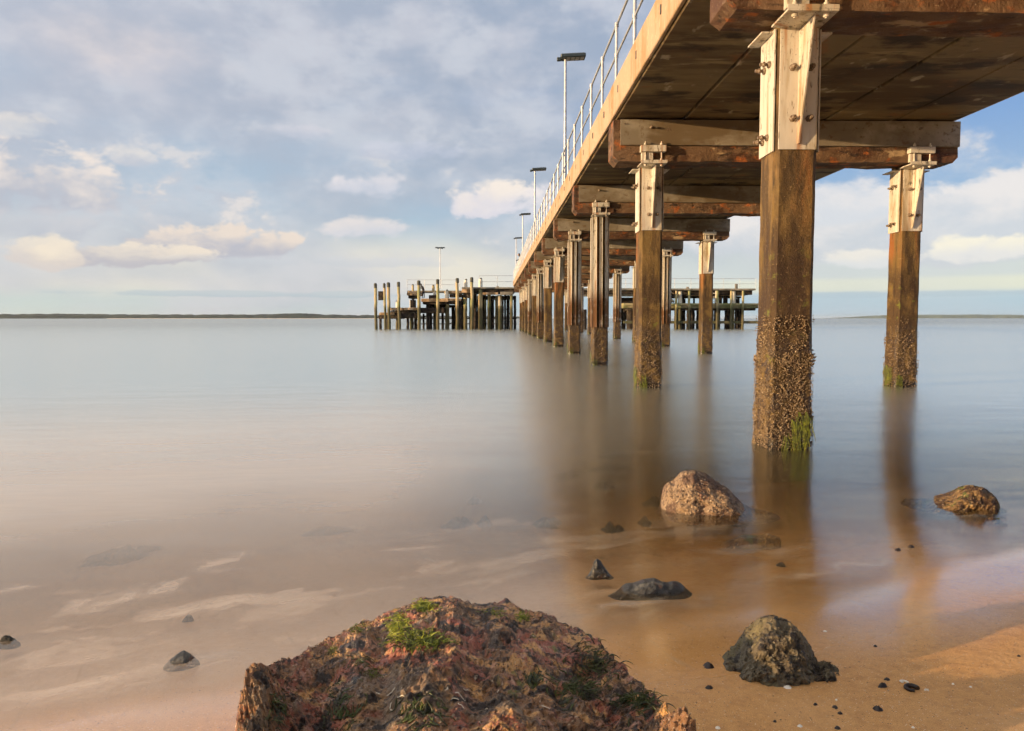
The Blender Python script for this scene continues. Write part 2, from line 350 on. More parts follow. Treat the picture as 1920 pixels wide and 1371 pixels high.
    g.put(gl.inputs['Roughness'], g.ss(s, .0, 5, .12, .27)); gl.inputs['Color'].default_value = (.93,.97,.93,1)
    h1 = g.noise(g.scl(P, (.40,1.0,1)), 1.2, 3, .5); h2 = g.noise(g.scl(P, (2.2,7,1)), 1.5, 4, .55)
    far = g.ss(sp.outputs[1], 8, 60, 1, .25)
    h3 = g.noise(g.scl(P, (.05,.25,1)), .6, 4, .6)
    h = g.m('ADD', g.m('MULTIPLY', h1, .013), g.m('MULTIPLY', h2, g.ss(s, 0, 3, .0010, .0014)))
    h = g.m('ADD', g.m('MULTIPLY', h, far), g.m('MULTIPLY', h3, g.ss(sp.outputs[1], 10, 80, 0, .25)))
    bn = g.n('ShaderNodeBump'); g.put(bn.inputs['Height'], h); bn.inputs['Distance'].default_value = 1; bn.inputs['Strength'].default_value = .8
    g.put(gl.inputs['Normal'], bn.outputs[0])
    fr = g.n('ShaderNodeFresnel'); fr.inputs[0].default_value = 1.33; g.put(fr.inputs[1], bn.outputs[0])
    frc = g.m('ADD', g.m('MULTIPLY', fr.outputs[0], 1.25), g.ss(s, .5, 4.5, .0, .10), clamp=True)
    frc = g.m('MULTIPLY', frc, g.ss(s, .4, 4.0, .78, 1.0))
    frc = g.m('MINIMUM', frc, g.ss(s, 15, 160, .84, .60))
    edge = g.ss(g.m('ADD', s, g.m('MULTIPLY', g.m('SUBTRACT', wob, .5), .5)), .0, .30)
    top = g.n('ShaderNodeMixShader'); g.put(top.inputs[0], frc); g.put(top.inputs[1], under.outputs[0]); g.put(top.inputs[2], gl.outputs[0])
    t2 = g.n('ShaderNodeBsdfTransparent'); fin_ = g.n('ShaderNodeMixShader'); g.put(fin_.inputs[0], edge); g.put(fin_.inputs[1], t2.outputs[0]); g.put(fin_.inputs[2], top.outputs[0])
    o = g.n('ShaderNodeOutputMaterial'); g.put(o.inputs[0], fin_.outputs[0]); return m
def polar(name, m, zf, radii, a0=0, a1=360, step=3.0, smooth=True):
    vs = [(0.0, 0.0, zf(0,0))]; fs = []; n = int(round((a1-a0)/step))
    for r in radii:
        for k in range(n):
            a = R(a0 + k*step); x, y = r*sin(a), r*cos(a); vs.append((x, y, zf(x, y)))
    for k in range(n): fs.append((0, 1+(k+1) % n, 1+k))
    for j in range(len(radii)-1):
        b = 1+j*n
        for k in range(n): fs.append((b+k, b+(k+1) % n, b+n+(k+1) % n, b+n+k))
    mb = MB(); mb.add(vs, fs, smooth); return mb.build(name, m)
rad = []; r = .3
while r < 26000: rad.append(r); r *= 1.035 if r < 30 else 1.15
sand = polar('sand_beach', sand_mat(), gz, rad, step=1.5); tag(sand, kind='structure')
def wz2(x, y):
    s = sdist(x, y)
    if s < -0.0: return gz(x, y) - 0.004 - 0.06*min(-s, 3)     # the film thins out and dives under the sand
    return wz(x, y) + (0.0 if s > .3 else 0.0)
water = polar('sea_water', water_mat(), wz2, rad, step=1.5); tag(water, kind='structure')
# ------------------------------------------------------------------ pier (long jetty)
YB = [7.49 + 6.65*i for i in range(12)]
XL, XR = 2.93, 7.80
X0, X1 = 2.145, 8.51
pier = empty('jetty', (X0, 7.0, 0)); ORG = Vector((X0, 7.0, 0))
tag(pier, 'long concrete jetty on two rows of stained piles, running out to sea', 'jetty')
def under(o, par, loc):                       # parent with location relative to the parent's origin
    o.parent = par; o.location = loc; return o
HW = .21
def pile_mesh(nper, nz, seed, growth=1.0):
    # chamfered square section, origin at water level
    ch = .045; pts = []
    cs = [(HW-ch,-HW),(HW,-HW+ch),(HW,HW-ch),(HW-ch,HW),(-HW+ch,HW),(-HW,HW-ch),(-HW,-HW+ch),(-HW+ch,-HW)]
    cs = cs[::1]
    L = []
    for i in range(8):
        a, b = cs[i], cs[(i+1) % 8]; d = math.hypot(b[0]-a[0], b[1]-a[1]); k = max(1, int(round(nper*d/1.7)))
        for j in range(k): t = j/k; L.append((a[0]+(b[0]-a[0])*t, a[1]+(b[1]-a[1])*t))
    n = len(L); vs = []; z0, z1 = -1.2, 4.2
    for i in range(nz+1):
        z = z0 + (z1-z0)*i/nz
        for x, y in L:
            r = math.hypot(x, y); p = Vector((x*5+seed*7, y*5, z*2.2))
            d = .006*N.noise(p*2) 
            g = max(0, min(1, (1.28 - z + .5*N.noise(Vector((x*6, y*6, z*1.5+seed))))/.7))*growth
            d += g*(.012 + .008*N.noise(Vector((x*13+seed, y*13, z*9))) + .008*N.noise(Vector((x*55, y*55, z*50+seed))) + .006*N.noise(Vector((x*120, y*120, z*110))))
            vs.append((x*(1+d/r), y*(1+d/r), z))
    fs = [(i*n+k, i*n+(k+1) % n, (i+1)*n+(k+1) % n, (i+1)*n+k) for i in range(nz) for k in range(n)]
    mb = MB(); mb.add(vs, fs, False); mb.add(vs[-n:], [tuple(range(n))]); return mb
PIL = {'hi': pile_mesh(110, 420, 1), 'mid': pile_mesh(48, 170, 5), 'lo': pile_mesh(20, 60, 9, .8)}
def bolt(mb, p, d, r=.016, l=.085):
    p = Vector(p); d = Vector(d)
    q = [(0,2),(.02,2),(.021,1),(.049,1),(.05,1.6),(.068,1.6),(.069,1),(max(l,.075),1)] if l > .05 else [(0,2),(.012,2),(.013,1),(l,1)]
    mb.tube([p+d*a for a, k in q], [r*k for a, k in q], 6)
def short_jacket(zt=4.08, zb=2.93):
    mb = MB(); g = HW+.004; t = .014; hw = .185
    fr = [(-hw, zb), (hw, zb), (hw, zt), (-hw, zt)]
    mb.prism(fr, 1, -g-t, -g)                                    # front
    mb.prism(fr, 1, g, g+t)                                      # back
    for sx in (-1, 1):
        mb.prism([(-hw, zb-.01), (hw, zb-.01), (hw, zt), (-hw, zt)], 0, *(sorted((sx*g, sx*(g+t)))))
        mb.box(min(sx*(g+t), sx*(g+.13)), max(sx*(g+t), sx*(g+.13)), -hw+.03, hw+.06, zt-.03, zt-.015)
    return mb
def fin(zt=4.06, zb=2.98, x=.0, dep=.33):
    mb = MB(); g = HW+.019
    mb.prism([(-g, zb), (-g-.03, zb), (-g-dep, zt), (-g, zt)], 0, x-.007, x+.007); return mb
def long_channel(zt=4.08, zb=1.05):
    mb = MB(); g = HW+.012; t = .012
    for sx in (-1, 1):
        for (a, b) in ((-.20, -.11), (.10, .20)):
            mb.prism([(a, zb), (b, zb), (b, zt), (a, zt)], 0, *(sorted((sx*g, sx*(g+t)))))
    for sy in (-1, 1):
        y0, y1 = sorted((sy*g, sy*(g+t)))
        mb.box(-.205, -.115, y0, y1, zb, zt); mb.box(.115, .205, y0, y1, zb, zt); mb.box(-.04, .04, y0, y1, zb, zt)
        q0, q1 = sorted((sy*(g+t), sy*(g+t+.07)))
        mb.box(-.125, -.115, q0, q1, zb, zt); mb.box(.03, .04, q0, q1, zb, zt)
    return mb
def clamp(near=True):
    mb = MB(); f = -.475                                         # in front of the crosshead face
    mb.box(-.28, .19, f-.16, -HW-.02, 4.072, 4.092, .003)        # carrying plate under the crosshead
    mb.box(-.28, .19, f-.16, f-.145, 4.092, 4.130)               # lip
    mb.box(-.26, -.05, f-.08, f, 4.13, 4.28, .004)
    mb.box(-.28, .18, f-.13, f-.0, 4.285, 4.40, .006)            # upper clamp angle
    for x in (-.19, .10):
        mb.tube([(x, f-.09, 4.03), (x, f-.09, 4.47)], .014, 6)
        for z in (4.04, 4.41): mb.tube([(x, f-.09, z), (x, f-.09, z+.03)], .030, 6)
        for z in (4.14,): mb.tube([(x, f-.09, z), (x, f-.09, z+.03)], .026, 6)
    return mb
def barnacles(seed, n, ztop=1.12, size=.011):
    rnd = random.Random(seed); mb = MB()
    for i in range(n):
        z = ztop*1.18*(1-rnd.random()**.9) if rnd.random() < .5 else rnd.random()*ztop*.85
        side = rnd.choice((0, 0, 0, 1, 1, 2, 3)); t = rnd.uniform(-HW, HW); q = HW+.014+rnd.uniform(-.006, .006)
        if N.noise(Vector((t*7+side*9, z*3, seed))) < -.25 - .2*(z < .5) + .45*max(0, z/ztop-.7): continue
        if side == 0: p = Vector((t, -q, z)); d = Vector((0,-1,0))
        elif side == 1: p = Vector((-q, t, z)); d = Vector((-1,0,0))
        elif side == 2: p = Vector((q, t, z)); d = Vector((1,0,0))
        else: p = Vector((t, q, z)); d = Vector((0,1,0))
        r = size*rnd.choice((.5,.6,.7,.8,1.0,1.3,1.7))*(1.1 + N.noise(Vector((t*9+side*3, z*6, 5)))); d = (d + Vector((rnd.uniform(-.5,.5), rnd.uniform(-.5,.5), rnd.uniform(-.2,.7)))).normalized()
        mb.tube([p-d*r, p+d*r*rnd.uniform(.9, 2.0)], [r, r*.45], 5, True)
    return mb
def weed_strips(seed, places, ln=.16, wd=.007):
    rnd = random.Random(seed); mb = MB()
    for (x, y, z, dx, dy, cnt, spread) in places:
        for k in range(cnt):
            o = rnd.gauss(0, spread); px = x + (o if dy else 0); py = y + (o if dx else 0)
            L = ln*rnd.uniform(.4, 1.3); w = wd*rnd.uniform(.5, 1.3); n = 9; vs = []; ph = rnd.uniform(0, 6); sw = rnd.uniform(-.02, .03)
            zz = z + rnd.uniform(-.14, .05)
            for i in range(n+1):
                t = i/n; out = .008 + .014*sin(t*3.0)*rnd.uniform(.6, 1.2)
                cx = px + dx*out + (dy and 1 or 0)*(sw*t + .012*sin(ph+t*5)); cy = py + dy*out + (dx and 1 or 0)*(sw*t + .006*sin(ph+t*6))
                ww = w*(1-t*.75); tx, ty = (1, 0) if dy else (0, 1)
                vs += [(cx-tx*ww, cy-ty*ww, zz-L*t), (cx+tx*ww+.002*dx, cy+ty*ww+.002*dy, zz-L*t)]
            mb.add(vs, [(2*i, 2*i+1, 2*i+3, 2*i+2) for i in range(n)], True)
    return mb
sj = short_jacket(); fn = fin(); lc = long_channel(); cl = clamp()
protos = {}
def make_pile(i, side, kind, res):
    key = (kind, res)
    X = XL if side == 0 else XR
    if key in protos:
        o = copy_tree(protos[key], pier)
    else:
        o = PIL[res].build('pile', M['pile'], pier)
        if kind == 'short':
            j = sj.build('steel_jacket', M['steel'], o)
            fn.build('stiffener_fin', M['steel'], j) if False else fn.build('stiffener_fin', M['steel'], o)
        else:
            lc.build('steel_channel_casing', M['steel'], o)
        cl.build('clamp_bracket', M['steel'], o)
        if res != 'lo' and kind == 'short':
            for (x, z) in ((-.07, 3.70), (-.06, 3.22), (.10, 3.22), (.11, 3.70)):
                b = MB(); bolt(b, (x, -HW-.018, z), (0,-1,0)); b.build('bolt', M['bolt'], o)
            for (y, z) in ((-.07, 3.78), (.06, 3.76), (-.05, 3.08), (.07, 3.06)):
                b = MB(); bolt(b, (-HW-.018, y, z), (-1,0,0), .017, .10); b.build('bolt', M['bolt'], o)
        protos[key] = o
    o.location = Vector((X, YB[i], 0)) - ORG
    o.rotation_euler = (0, 0, 0)
    return o
kinds = {0: 'slllsslslsss'.replace('', ''), 1: ''}
# left row: which piles wear the long casing (s short, l long)
left = ['s','s','l','l','s','s','l','s','l','s','s','s']
right = [None,'s','s','s','l','s','l','s','s','l','s','s']
rr = random.Random(3)
for i in range(12):
    for side, row in ((0, left), (1, right)):
        k = row[i]
        if k is None and i == 0: k = 's'
        res = 'hi' if (i == 0 and side == 0) else 'mid' if i < 3 else 'lo'
        o = make_pile(i, side, 'short' if k == 's' else 'long', res)
        o.rotation_euler = (R(rr.uniform(-.25, .25)), R(rr.uniform(-.3, .3)), 0)
        if i < 4:
            big = i == 0 and side == 0
            nb = 11000 if big else (1500 if i < 2 else 500)
            barnacles(i*3+side, nb, 1.13 if i == 0 else .95, .0040 if i == 0 else .0065).build('barnacle_crust', M['barnacle'], o, False)['kind'] = 'stuff'
            q = HW+.02
            if big: pl = [(.05, -q, .27, 0, -1, 46, .03), (.14, -q, .33, 0, -1, 46, .03), (-.06, -q, .1, 0, -1, 10, .02), (q, -.10, .30, 1, 0, 40, .05)]
            else: pl = [(-q, .0, .36, -1, 0, 26, .07), (q, -.05, .42, 1, 0, 16, .08), (-.15, -q, .2, 0, -1, 10, .05)]
            weed_strips(i*5+side, pl, .24 if big else .26, .006 if big else .008).build('hanging_weed', M['weed'], o, False)['kind'] = 'stuff'
# crossheads
def crosshead_mesh(seed):
    xs = 64; y0, y1, z0, z1 = -.47, .12, 4.135, 4.87; ch = .10; xa, xb = X0+.01, X1-.03
    vs = []; prof0 = []
    nY, nZ = 12, 16
    for j in range(nZ): prof0.append((0, j/nZ))          # front going up
    for j in range(nY): prof0.append((j/nY, 1))
    for j in range(nZ): prof0.append((1, 1-j/nZ))
    for j in range(nY): prof0.append((1-j/nY, 0))
    n = len(prof0)
    for i in range(xs+1):
        x = xa + (xb-xa)*i/xs
        e = max(0, ch - (x-xa), 0); e2 = max(0, ch - (xb-x)); zlow = z0 + max(e*1.0, e2*1.0)
        for (a, b) in prof0:
            y = y0+(y1-y0)*a; z = zlow+(z1-zlow)*b
            p = Vector((x*3+seed*5, y*6, z*6))
            d = .012*N.noise(p) + .010*N.noise(p*3.1)
            spall = max(0, N.noise(Vector((x*1.1+seed*3, z*2, seed)))-.18)
            dy = (-d if a == 0 else d if a == 1 else 0) + (spall*.10 if a == 0 and b < .45 else 0)
            dz = (-d*.9 if b == 0 else 0) + (spall*.07 if b == 0 else 0)
            vs.append((x - X0, y+dy, z+dz))
    fs = [(i*n+k, i*n+(k+1) % n, (i+1)*n+(k+1) % n, (i+1)*n+k) for i in range(xs) for k in range(n)]
    mb = MB(); mb.add(vs, fs, False); mb.add(vs[:n], [tuple(range(n))]); mb.add(vs[-n:], [tuple(range(n))]); return mb
W = X1 - X0
def channel_mesh():
    mb = MB(); a, b = .13, W-.03; f = -.505
    mb.box(a, b, f-.014, f, 4.42, 4.868, .003); mb.box(a+.004, b-.004, f+.001, f+.06, 4.417, 4.435); return mb
chm = channel_mesh()
crossp = None
for i in range(12):
    if i < 4 or crossp is None:
        o = crosshead_mesh(i+1).build('crosshead', M['cross'], pier)
        c = chm.build('steel_channel', M['beamsteel'], o)
        if i > 0:
            for (x, z) in ((.68, 4.73), (W-.78, 4.73), (.20, 4.79), (.25, 4.79), (W-.12, 4.79), (W-.17, 4.79)):
                if i > 2 and z > 4.77: continue
                b = MB(); bolt(b, (x, -.519, z), (0,-1,0), .014 if z < 4.77 else .006, .09 if z < 4.77 else .02); b.build('bolt', M['bolt'], o)
        if i == 3: crossp = o
        if i == 1:
            tcu = bpy.data.curves.new('letter_mark', 'FONT'); tcu.body = 'A'; tcu.size = .12; tcu.extrude = .002
            to = bpy.data.objects.new('letter_mark', tcu); C.objects.link(to)
            bpy.context.view_layer.update()
            me = bpy.data.meshes.new_from_object(to); me.name = 'letter_mark'; bpy.data.objects.remove(to)
            me.materials.clear(); me.materials.append(M['bolt'])
            to = bpy.data.objects.new('letter_mark', me); C.objects.link(to); to.parent = o
            to.location = (.96, -.5215, 4.66); to.rotation_euler = (pi/2, 0, 0); to['label'] = 'small letter A marked on the steel channel'
    else: o = copy_tree(crossp, pier)
    o.location = Vector((X0, YB[i], 0)) - ORG
# deck panels: five per span, open joints between
YE = [-6.0, YB[0]-6.65] + YB + [YB[-1]+5.2]
edges = [X0+.05, 3.44, 4.74, 6.02, 7.30, X1-.05]
for s_ in range(1, len(YE)-1) if False else range(len(YE)-1):
    ya, yb = YE[s_]-.175, YE[s_+1]-.175
    for k in range(5):
        mb = MB(); mb.box(edges[k]+.020, edges[k+1]-.020, ya+.008, yb-.008, 4.90+rr.uniform(-.014,.012), 5.30, .016)
        mb.build('deck_panel', M['deck'], None).parent = pier; C.objects[-1].location = -ORG
    # dark bearing strip above each crosshead
for s_ in range(len(YE)-1):
    ya, yb = YE[s_]-.175, YE[s_+1]-.175
    for (xa, xb) in ((X0, X0+.058), (X1-.058, X1)):
        if xa > 5 and s_ < 0: continue
        mb = MB(); n = 2; 
        for q in range(n):
            a = ya+(yb-ya)*q/n+.006; b = ya+(yb-ya)*(q+1)/n-.006
            xo = -.0 if xa < 5 else 0
            mb.box(xa+rr.uniform(-.006,.006), xb+rr.uniform(-.004,.004), a, b, 4.93+rr.uniform(-.004,.004), 5.52, .012)
        k = mb.build('edge_kerb', M['kerb'], None); k.parent = pier; k.location = -ORG
        if xa < 5:
            for q in range(4):
                yy = ya + (yb-ya)*(q+.5)/4
                h = MB(); h.box(xa-.012, xa+.02, yy-.02, yy+.02, 5.20, 5.32, .004); h = h.build('drain_slot', M['debris'], k)
bs = MB()
for y in YB: bs.box(X0+.12, X1-.12, y-.40, y+.09, 4.872, 4.906)
o = bs.build('bearing_strip', M['debris'], None); o.parent = pier; o.location = -ORG
# railing: left & right
def railing(x, y0, y1, name='railing', zb=5.42, zt=6.60, par=None, step=1.75, along='y', rad=.024):
    root = empty(name, (x, y0, zb)) if along == 'y' else empty(name, (x, y0, zb))
    return root
rail_l = empty('railing', (X0+.07, 0, 5.50)); tag(rail_l, 'galvanised two-rail tube railing along the left edge of the long jetty', 'railing')
rl = MB(); rl.tube([(0, -5, 1.08), (0, YB[-1]+4, 1.08)], .024, 8); rl.build('top_rail', M['rail'], rail_l)
rl = MB(); rl.tube([(0, -5, .54), (0, YB[-1]+4, .54)], .020, 8); rl.build('middle_rail', M['rail'], rail_l)
y = 13.78 - 1.765*8; pp = None
while y < YB[-1]+4:
    if pp is None:
        mb = MB(); mb.tube([(0,0,-.14), (0,0,1.08)], .030, 10); mb.tube([(0,0,1.045), (0,0,1.115)], .040, 10); mb.tube([(0,0,.505), (0,0,.575)], .040, 10)
        mb.box(-.05, .05, -.05, .05, .0, .015)
        pp = p = mb.build('post', M['rail'], rail_l)
    else:
        p = pp.copy(); C.objects.link(p); p.parent = rail_l
    p.location = (0, y, 0); y += 1.765
# light poles
def lamp(loc, label, h=4.15, double=False, rz=0, group='lamp posts along the jetty'):
    r = empty('lamp_post', loc, rz); tag(r, label, 'lamp post', group)
    mb = MB(); mb.tube([(0,0,0), (0,0,h)], [.055, .042], 12); mb.box(-.11, .11, -.11, .11, 0, .02, .003); mb.build('pole', M['rail'], r)
    for sg in ((1,-1) if double else (1,)):
        hd = MB(); hd.box(min(sg*.06, sg*.86) if sg > 0 else -.86, .86 if sg > 0 else -.06, -.21, .21, h+.0, h+.12, .02)
        for q in range(6):
            x = sg*(.36+q*.085); hd.box(x-.008, x+.008, -.14, .14, h+.115, h+.15)
        hd.box(-.06 if sg > 0 else -.07, .07, -.05, .05, h-.05, h+.06, .01)
        head = hd.build('lamp_head', M['lamp'], r); head.rotation_euler = (0, -R(3)*sg, 0)
        for q in range(4):
            x = sg*(.30+q*.15); l = MB(); l.box(x-.055, x+.055, -.15, .15, h-.008, h+.004); l.build('lens', M['lens'], head)
    return r
for (Y, t) in ((24.6, 'tall grey lamp post with dark flat lamp head, nearest and tallest in the picture'), (42.8, 'grey lamp post with dark flat lamp head, second along the jetty from the beach'),
               (61.0, 'slim lamp post with dark flat lamp head, third along the jetty from the beach'), (79.0, 'small far lamp post behind the leaning person, last on the jetty')):
    lamp((X0+.16, Y, 5.48), t)
# ------------------------------------------------------------------ pier head
HY = 88.0
hx = lambda px, Y=HY: at(px, 600, Y).x
hz = lambda py, px=900, Y=HY: at(px, py, Y).z
head = empty('pier_head', (hx(965), HY, 0)); HO = Vector(head.location)
tag(head, 'weathered timber jetty head with stepped landings, across the far end of the long jetty', 'jetty head')
def hb(name, px0, px1, py0, py1, d0=0, d1=6, m='timber', par=None, lab=None):
    mb = MB(); mb.box(hx(px0)-HO.x, hx(px1)-HO.x, d0, d1, min(hz(py0), hz(py1)), max(hz(py0), hz(py1)), .02)
    o = mb.build(name, M[m], par or head); return o
# upper deck
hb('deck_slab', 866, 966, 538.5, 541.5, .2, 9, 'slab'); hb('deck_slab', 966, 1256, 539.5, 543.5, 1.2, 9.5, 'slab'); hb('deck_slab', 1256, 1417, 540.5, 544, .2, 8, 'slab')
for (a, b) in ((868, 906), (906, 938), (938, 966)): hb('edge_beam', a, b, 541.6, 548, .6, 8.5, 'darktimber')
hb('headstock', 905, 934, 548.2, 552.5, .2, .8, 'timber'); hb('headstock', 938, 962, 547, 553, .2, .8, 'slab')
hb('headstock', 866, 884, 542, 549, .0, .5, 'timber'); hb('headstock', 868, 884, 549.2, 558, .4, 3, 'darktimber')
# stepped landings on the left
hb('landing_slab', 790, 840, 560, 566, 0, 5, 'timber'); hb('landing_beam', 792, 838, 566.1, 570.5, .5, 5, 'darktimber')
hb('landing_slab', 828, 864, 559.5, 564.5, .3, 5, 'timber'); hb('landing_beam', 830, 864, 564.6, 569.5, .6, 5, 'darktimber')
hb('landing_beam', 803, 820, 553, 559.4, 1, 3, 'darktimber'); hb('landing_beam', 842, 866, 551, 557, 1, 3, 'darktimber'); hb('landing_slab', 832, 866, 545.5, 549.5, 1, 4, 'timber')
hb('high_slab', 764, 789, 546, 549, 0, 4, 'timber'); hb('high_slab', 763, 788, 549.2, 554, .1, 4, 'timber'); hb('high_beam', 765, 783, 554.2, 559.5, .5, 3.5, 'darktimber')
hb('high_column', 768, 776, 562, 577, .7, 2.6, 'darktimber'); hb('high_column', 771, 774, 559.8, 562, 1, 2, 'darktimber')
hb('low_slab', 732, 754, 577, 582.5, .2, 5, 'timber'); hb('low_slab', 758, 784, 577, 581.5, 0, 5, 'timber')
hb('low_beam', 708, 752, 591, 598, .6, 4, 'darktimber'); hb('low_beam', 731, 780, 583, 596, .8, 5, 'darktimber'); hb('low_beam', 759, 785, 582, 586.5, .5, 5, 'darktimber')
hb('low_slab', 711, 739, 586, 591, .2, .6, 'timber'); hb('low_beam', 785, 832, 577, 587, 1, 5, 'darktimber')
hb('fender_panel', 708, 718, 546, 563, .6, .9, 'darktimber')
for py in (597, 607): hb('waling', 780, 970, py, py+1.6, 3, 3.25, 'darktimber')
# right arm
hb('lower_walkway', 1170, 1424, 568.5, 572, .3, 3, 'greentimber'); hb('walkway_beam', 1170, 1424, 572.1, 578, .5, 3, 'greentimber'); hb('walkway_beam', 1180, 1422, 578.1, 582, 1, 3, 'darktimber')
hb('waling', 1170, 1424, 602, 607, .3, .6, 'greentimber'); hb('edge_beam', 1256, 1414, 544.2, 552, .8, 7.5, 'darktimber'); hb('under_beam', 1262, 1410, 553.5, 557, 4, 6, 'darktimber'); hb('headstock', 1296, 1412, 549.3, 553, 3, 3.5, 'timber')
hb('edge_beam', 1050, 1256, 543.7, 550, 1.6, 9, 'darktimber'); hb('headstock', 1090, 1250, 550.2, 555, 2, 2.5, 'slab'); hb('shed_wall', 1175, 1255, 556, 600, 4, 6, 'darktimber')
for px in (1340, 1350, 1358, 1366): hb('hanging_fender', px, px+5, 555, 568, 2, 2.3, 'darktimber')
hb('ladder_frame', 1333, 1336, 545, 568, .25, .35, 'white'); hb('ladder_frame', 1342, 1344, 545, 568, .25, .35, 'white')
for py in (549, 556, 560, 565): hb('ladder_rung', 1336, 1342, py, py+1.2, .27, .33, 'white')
# gangway stair from upper deck to lower walkway
st = MB(); a = at(1254, 548, HY); b = at(1266, 567, HY)
for dy in (0, 1.0):
    st.tube([Vector((a.x-HO.x-.3, .6+dy, a.z)), Vector((b.x-HO.x, .6+dy, b.z))], .12, 4)
    st.tube([Vector((a.x-HO.x-.3, .6+dy, a.z+.9)), Vector((b.x-HO.x, .6+dy, b.z+.9))], .03, 5)
    for k in range(4):
        t = k/3; p = Vector((a.x-HO.x-.3, .6+dy, a.z)).lerp(Vector((b.x-HO.x, .6+dy, b.z)), t); st.tube([p, p+Vector((0,0,.9))], .025, 5)
st.build('gangway', M['slab'], head)
# support piles under the decks
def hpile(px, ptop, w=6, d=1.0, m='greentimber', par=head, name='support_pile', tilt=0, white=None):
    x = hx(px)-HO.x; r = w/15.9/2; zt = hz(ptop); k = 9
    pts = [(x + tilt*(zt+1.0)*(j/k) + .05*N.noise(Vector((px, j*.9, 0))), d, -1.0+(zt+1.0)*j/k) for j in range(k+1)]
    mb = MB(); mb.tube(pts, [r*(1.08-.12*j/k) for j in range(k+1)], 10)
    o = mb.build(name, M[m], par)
    if white:
        mb = MB(); zw0, zw1 = hz(white[1]), hz(white[0]); xx = x; rr2 = white[2]/15.9/2
        mb.tube([(xx, d, zw0), (xx, d, (zw0+zw1)/2), (xx, d, zw1)], [rr2, rr2*.97, rr2*.93], 12); mb.build('white_sleeve', M['white'], o)
    return o
for (px, top, w, d, mt, wh) in [
    (742,577,6,1.5,'greentimber',(563,577,5.5)), (768,582,5,1.5,'greentimber',(562,577,4.5)), (775,582,6,2.5,'darktimber',None), (800,570,7,1.8,'darktimber',None), (804,577,5,3,'darktimber',None),
    (815,570,6,2,'greentimber',None), (812,559,6,2.6,'darktimber',(546,559,6)), (837,570,8,1.6,'greentimber',(545,560,7)), (851,569,4,4,'darktimber',None), (862,560,7,1.2,'darktimber',None), (866,556,6,4,'darktimber',None),
    (872,553,7,1.0,'greentimber',(555,573,5.5)), (890,549,7,2.5,'darktimber',None), (901,543,8,.7,'greentimber',(553,573,7.2)), (909,550,5,4,'greentimber',None), (917,552,7,1.5,'greentimber',None), (921,553,5,5,'darktimber',None),
    (931,553,5,3,'greentimber',None), (937,553,9,1.2,'greentimber',(555,573,9)), (942,553,6,3,'darktimber',None), (959,553,6,1,'greentimber',None), (967,553,5,3.5,'darktimber',None)]:
    o = hpile(px, top, w, d, mt, white=wh)
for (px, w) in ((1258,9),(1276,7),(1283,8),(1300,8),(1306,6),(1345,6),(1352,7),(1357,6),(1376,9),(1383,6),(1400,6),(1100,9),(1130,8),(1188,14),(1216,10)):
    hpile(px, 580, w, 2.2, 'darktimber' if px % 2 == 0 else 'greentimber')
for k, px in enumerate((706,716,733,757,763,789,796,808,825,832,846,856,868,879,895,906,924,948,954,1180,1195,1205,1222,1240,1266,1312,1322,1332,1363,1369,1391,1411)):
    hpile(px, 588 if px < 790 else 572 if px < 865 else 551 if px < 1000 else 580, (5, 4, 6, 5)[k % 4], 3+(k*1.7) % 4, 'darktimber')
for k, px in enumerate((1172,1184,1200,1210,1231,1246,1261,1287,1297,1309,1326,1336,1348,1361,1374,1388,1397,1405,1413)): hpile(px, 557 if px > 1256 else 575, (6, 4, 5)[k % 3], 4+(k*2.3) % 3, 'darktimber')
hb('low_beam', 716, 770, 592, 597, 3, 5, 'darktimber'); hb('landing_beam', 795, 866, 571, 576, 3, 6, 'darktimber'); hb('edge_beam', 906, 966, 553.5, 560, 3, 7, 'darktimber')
for px in (1268, 1292, 1345, 1371, 1393): hpile(px, 545, 4.6, .12, 'greentimber', name='fender_pile')
for (px, a_, b_) in ((1278,545,569), (1379,545,569)): hpile(px, 572, 5, .9, 'greentimber', white=(a_, b_, 8))
hd2 = [(883,540),(932,537),(1270,538),(1291,538),(1386,534),(1338,536)]
for i, (px, py) in enumerate(((1292,537),(1337,535),(1384,531),(933,536))): hb('bollard', px-2, px+2.5, py, 541, .8, 1.1, 'slab')
for (px, a, b2, w) in ((772,534,546,4.5),(811,535,546,5.5)):
    x = hx(px)-HO.x; mb = MB(); mb.tube([(x, 1.5, hz(b2)), (x, 1.5, hz(a))], [w/31.8, w/31.8*.9], 10); o = mb.build('deck_bollard', M['greentimber'], head)
    mb = MB(); mb.tube([(x, 1.5, hz(a)+.002), (x, 1.5, hz(a)+.12)], [w/31.8*.9, .06], 10); mb.build('cap', M['cap'], o)
for (px, a, b2, w) in ((837,545,560,7),(873,525,539,7),(901,523,539,8)):
    x = hx(px)-HO.x; mb = MB(); mb.tube([(x, .8, hz(b2)), (x, .8, hz(a)-.2), (x, .8, hz(a))], [w/31.8, w/31.8*.93, w/31.8*.8], 12); o = mb.build('white_bollard', M['white'], head)
    mb = MB(); mb.tube([(x+.05, .8, hz(a)+.002), (x+.05, .8, hz(a)+.15)], [.14, .10], 10); mb.build('cap', M['cap'], o)
# bracing
br = MB()
for (x0, y0, x1, y1) in ((780,600,835,578),(840,610,868,590),(945,575,965,600),(949,612,966,590),(1318,592,1340,580),(1360,600,1380,585)):
    a = at(x0, y0, HY+3); b = at(x1, y1, HY+3); br.tube([a-HO, b-HO], .05, 5)
br.build('cross_bracing', M['darktimber'], head)
